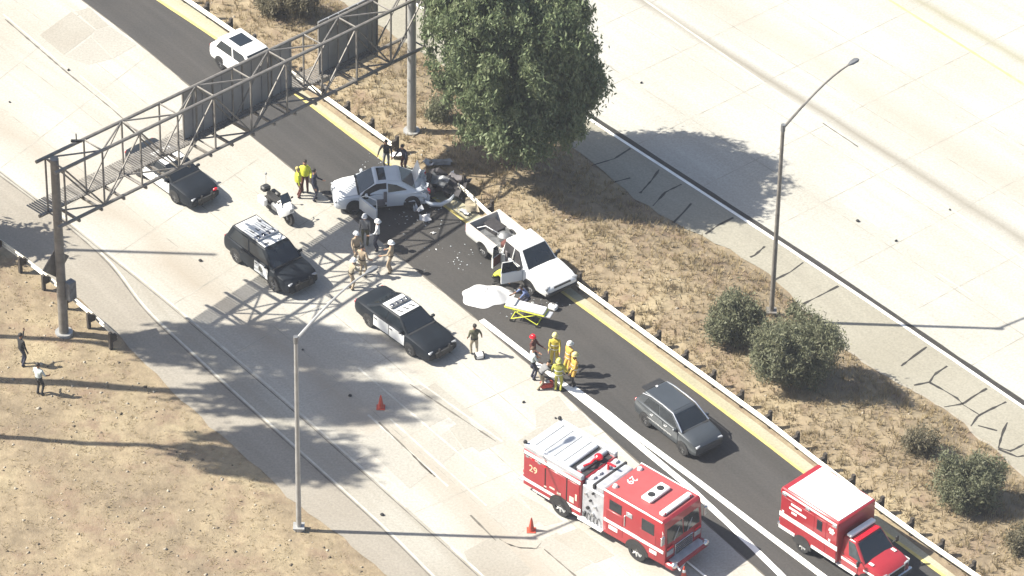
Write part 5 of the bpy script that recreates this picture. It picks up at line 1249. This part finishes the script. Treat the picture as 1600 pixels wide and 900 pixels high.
def crown(name, blobs, n_cl, n_leaf, ln, wd, hang, m, parent, spread, seed, shell=.55):
    """leaf faces in clumps spread through the outer part of ellipsoid blobs [(centre, radii)]"""
    g_ = np.random.default_rng(seed); cs = []
    vol = np.array([r[0]*r[1]*r[2] for _, r in blobs])**.67; pr = vol/vol.sum()
    for _ in range(n_cl):
        c, r = blobs[g_.choice(len(blobs), p=pr)]
        d = g_.normal(size=3); d /= np.linalg.norm(d); rad = (shell+(1-shell)*g_.random()**.5)
        cs.append(np.array(c)+d*np.array(r)*rad)
    cs = np.array(cs); N = n_cl*n_leaf
    sz = np.repeat(g_.uniform(.6, 1.35, n_cl), n_leaf)[:, None]
    c = np.repeat(cs, n_leaf, 0)+g_.normal(size=(N, 3))*np.array([spread, spread, spread*(1.0+hang+(2.2 if hang > .9 else 0))])*sz
    c[:, 2] = np.maximum(c[:, 2], .05+.15*g_.random(N))
    d = g_.normal(size=(N, 3)); d /= np.linalg.norm(d, axis=1)[:, None]
    d = d*(1-hang)+np.array([0, 0, -1.0])*hang; d /= np.linalg.norm(d, axis=1)[:, None]
    s_ = np.cross(d, g_.normal(size=(N, 3))); s_ /= np.linalg.norm(s_, axis=1)[:, None]+1e-9
    L_ = ln*g_.uniform(.6, 1.4, N)[:, None]; W_ = wd*g_.uniform(.6, 1.4, N)[:, None]
    v_ = np.stack([c-d*L_/2, c+s_*W_/2, c+d*L_/2, c-s_*W_/2], 1).reshape(-1, 3)
    f_ = np.arange(N*4).reshape(-1, 4)
    me_ = bpy.data.meshes.new(name); np_mesh(me_, v_, f_); me_.materials.append(m)
    return link(bpy.data.objects.new(name, me_), parent)
def tree(label, base, blobs, trunk_h, trunk_r, cat, name, m, n_cl, n_leaf, ln, wd, hang, spread, seed, limbs=6, group=None, shell=.55):
    t = thing(name, label, cat, base, 0, group); r = random.Random(seed)
    q = MB(); q.tube([(0, 0, -.4), (.05, 0, trunk_h*.4), (-.06, .08, trunk_h*.75), (0, 0, trunk_h)], [trunk_r*1.25, trunk_r, trunk_r*.8, trunk_r*.6], 9); tr = obj('trunk', q, bark, t)
    q = MB()
    for k in range(limbs):
        a = 2*math.pi*k/limbs+r.uniform(-.3, .3); c, rr = blobs[k % len(blobs)]
        e = Vector((c[0]+rr[0]*.7*math.cos(a), c[1]+rr[1]*.7*math.sin(a), c[2]+rr[2]*r.uniform(-.3, .6))); s0 = Vector((0, 0, trunk_h*r.uniform(.6, .98)))
        q.tube([s0, s0.lerp(e, .5)+Vector((0, 0, .15*rr[2])), e], [trunk_r*.5, trunk_r*.3, trunk_r*.08], 6)
    obj('limbs', q, bark, tr)
    crown('crown', blobs, n_cl, n_leaf, ln, wd, hang, m, t, spread, seed, shell); return t
b_ = PT(792, 252)
tree('big rounded green tree on the median beside the right gantry post', b_, lobes([((0, 0, 7.0), (4.0, 4.2, 4.9)), ((.9, -.1, 4.6), (3.2, 3.5, 2.7)), ((-.8, .3, 9.2), (3.1, 3.2, 2.0)), ((1.5, -.4, 6.0), (2.8, 3.0, 3.4))], 34, .7, 1.4, 3, 2.3), 5.8, .38, 'tree', 'tree', leaf_g, 1050, 150, .27, .095, .52, .21, 3, 10, None, .62)
GB = 'shrubs on the median'
def shrub(label, pxy, rx, h, seed, m=leaf_b, n=150, k=110, hang=.35):
    b_ = PT(*pxy)
    tree(label, b_, lobes([((0, 0, h*.50), (rx*.82, rx*.75, h*.42)), ((rx*.3, .2, h*.40), (rx*.62, rx*.6, h*.36)), ((-rx*.3, -.2, h*.42), (rx*.55, rx*.55, h*.38))], 13, rx*.16, rx*.36, seed, h*.12), h*.5, .07, 'shrub', 'shrub', m, n, k, .20, .055, hang, .16, seed, 5, GB, .5)
shrub('smaller rounded green shrub left of the right lamp post', (1143, 534), 1.35, 2.7, 21, n=120)
shrub('largest rounded grey green shrub in front of the right lamp post', (1240, 596), 2.25, 4.0, 22, n=260)
shrub('low faded brush clump between the large shrub and the lower right shrub', (1437, 704), .85, 1.15, 23, leaf_d, 50, 50)
shrub('spreading grey shrub at the lower right of the median', (1508, 782), 1.75, 2.3, 24, leaf_b, 150)
shrub('pale green brush at the top of the median beyond the gantry', (452, 20), 1.6, 1.9, 25, leaf_d, 100)
shrub('shrub at the bottom right corner behind the guard rail', (1592, 858), .7, 1.0, 26, leaf_d, 40, 50)
shrub('small pale shrub at the foot of the big tree near the right gantry post', (688, 186), .6, 1.3, 27, leaf_b, 40, 50, .5)
# tall trees west of the road (outside the view); their shade falls across the lanes
TG = 'tall trees beside the road outside the view'
def shade_tree(shadow_px, hc, blobs, lab, trunk_r, seed, ncl, hang=.92, leaf=(.62, .12), spread=.17, nleaf=70):
    """tree whose crown centre, hc above the road, throws its shade at the given photo pixel"""
    S = P(*shadow_px); c = S-SDIR*(hc/-SDIR.z); base = Vector((c.x, c.y, gz(c.x, c.y)))
    print('shade tree at', [round(v) for v in Q(base)], [round(v) for v in Q(c)])
    bl = [((x, y, hc-base.z+z), r) for (x, y, z), r in blobs]
    return tree(lab, base, bl, hc-base.z, trunk_r, 'tree', 'tree', leaf_g, ncl, nleaf, leaf[0], leaf[1], hang, spread, seed, 7, TG, .2)
shade_tree((400, 546), 21.0, [((0, 0, 0), (2.1, 2.0, 5.8)), ((.4, .3, 2.0), (1.6, 1.8, 4.2)), ((0, .3, -3.5), (1.4, 1.3, 2.4))], 'tall slender tree outside the left edge, northern of the shade trees', .17, 31, 165)
shade_tree((455, 618), 22.0, [((0, 0, 0), (2.1, 1.8, 5.0)), ((0, -.4, 2.2), (1.7, 1.7, 3.8))], 'tall tree outside the left edge, its thick trunk shade crossing the slope', .27, 32, 150)
shade_tree((425, 710), 20.0, [((0, 0, 0), (2.0, 1.9, 3.7)), ((.3, -.5, 1.0), (1.6, 1.6, 2.6))], 'tall tree outside the left edge, southern of the shade trees', .17, 33, 130)
b_ = PT(-190, 368); tree('broad tree outside the left edge shading the shoulder by the guard rail', b_, [((0, 0, 4.6), (2.6, 1.6, 2.6))], 3.5, .25, 'tree', 'tree', leaf_g, 200, 60, .45, .2, .3, .3, 41, 6, TG, .2)
b_ = PT(-225, 372); lp_t = thing('lamp_post', 'lamp post outside the left edge throwing a thin shadow over the lanes', 'lamp post', b_, 0, 'lamp posts of the freeway')
q = MB(); q.cyl((0, 0, -.3), (0, 0, 17.5), .14, .09, n=10); obj('pole', q, galv, lp_t)

def in_poly_scatter(n, fn, box, seed):
    """random ground points (x, y, z) where fn(X, Y) holds"""
    g_ = np.random.default_rng(seed); X = g_.uniform(box[0], box[1], n); Y = g_.uniform(box[2], box[3], n)
    k = fn(X, Y); X, Y = X[k], Y[k]; return X, Y, ground_h(X, Y)
def med_mask(X, Y): return (sdist(X, Y, AR['gutter']) > .35) & (-sdist(X, Y, AR['dirt_r']) > .25)
def left_mask(X, Y): return -sdist(X, Y, AR['dirt_l']) > .5
grass_m = leaf_mat('dry grass', (.19, .14, .075), (.27, .21, .115), (.35, .29, .17))
def tufts(name, pts, hgt, seed, m, nb=6):
    X, Y, Z = pts; g_ = np.random.default_rng(seed); n = len(X); N = n*nb
    bx, by, bz = np.repeat(X, nb), np.repeat(Y, nb), np.repeat(Z, nb)
    a = g_.uniform(0, 2*np.pi, N); r = g_.uniform(.01, .09, N); hh = hgt*g_.uniform(.4, 1.3, N); ln = g_.uniform(.05, .22, N)
    cx, cy = bx+r*np.cos(a), by+r*np.sin(a); w_ = g_.uniform(.012, .03, N)
    v_ = np.stack([np.stack([cx-w_*np.sin(a), cy+w_*np.cos(a), bz-.03], 1), np.stack([cx+w_*np.sin(a), cy-w_*np.cos(a), bz-.03], 1), np.stack([cx+ln*np.cos(a), cy+ln*np.sin(a), bz+hh], 1)], 1).reshape(-1, 3)
    me_ = bpy.data.meshes.new(name); np_mesh(me_, v_, np.arange(N*3).reshape(-1, 3)); me_.materials.append(m)
    o = link(bpy.data.objects.new(name, me_)); o['kind'] = 'stuff'; return o
tufts('dry_grass', in_poly_scatter(52000, med_mask, (-22, 32, -26, 34), 1), .20, 2, grass_m)
tufts('dry_grass', in_poly_scatter(9000, left_mask, (-34, 4, -30, 14), 3), .08, 4, grass_m)
def clumps(pts):
    X, Y, Z = pts; k = (hnoise(X*1.7+3, Y*1.7) > .12); return X[k], Y[k], Z[k]
tufts('dry_weeds', clumps(in_poly_scatter(16000, med_mask, (-22, 32, -26, 34), 5)), .34, 6, leaf_mat('dry weeds', (.16, .125, .08), (.23, .185, .11), (.31, .26, .16)), 7)
# stones and clods
def stones(name, pts, lo, hi, seed, m):
    X, Y, Z = pts; g_ = np.random.default_rng(seed); n = len(X); r = g_.uniform(lo, hi, n)*g_.uniform(.6, 1.3, n)
    base = np.array([(1, 0, 0), (-.5, .87, 0), (-.5, -.87, 0), (.2, .1, .8), (-.1, 0, -.6)]); f0 = np.array([(0, 1, 3), (1, 2, 3), (2, 0, 3), (1, 0, 4), (2, 1, 4), (0, 2, 4)])
    a = g_.uniform(0, 6.28, n); c_, s_ = np.cos(a), np.sin(a)
    B = base[None]*r[:, None, None]*g_.uniform(.7, 1.3, (n, 5, 3)); x = B[..., 0]*c_[:, None]-B[..., 1]*s_[:, None]+X[:, None]; y = B[..., 0]*s_[:, None]+B[..., 1]*c_[:, None]+Y[:, None]; z = B[..., 2]+Z[:, None]
    v_ = np.stack([x, y, z], -1).reshape(-1, 3); f_ = (f0[None]+(np.arange(n)*5)[:, None, None]).reshape(-1, 3)
    me_ = bpy.data.meshes.new(name); np_mesh(me_, v_, f_); me_.materials.append(m); o = link(bpy.data.objects.new(name, me_)); o['kind'] = 'stuff'; return o
stones('stones', in_poly_scatter(1500, left_mask, (-30, 4, -30, 14), 7), .03, .12, 8, mat('pale stone', (.27, .24, .19), .9, var=.3, scale=3))
stones('dark_clods', in_poly_scatter(900, left_mask, (-30, 4, -30, 14), 9), .03, .11, 10, mat('dark clod', (.10, .08, .055), .95, var=.3, scale=3))
stones('stones', in_poly_scatter(1500, med_mask, (-22, 32, -26, 34), 11), .03, .10, 12, MATS['pale stone'])

# ---------------------------------------------------------------- thin summer haze over the whole scene
q = MB(); q.box((0, 0, 68), (3300, 3300, 140)); hz = obj('haze', q, None, smooth=0); hz['kind'] = 'stuff'
hm = bpy.data.materials.new('haze'); hm.use_nodes = True; hn = hm.node_tree.nodes; hn.remove(hn['Principled BSDF'])
pv_ = hn.new('ShaderNodeVolumePrincipled'); pv_.inputs['Color'].default_value = (.86, .90, 1.0, 1); pv_.inputs['Density'].default_value = .00015; pv_.inputs['Anisotropy'].default_value = 0.
hm.node_tree.links.new(pv_.outputs[0], hn['Material Output'].inputs['Volume']); hz.data.materials.append(hm)
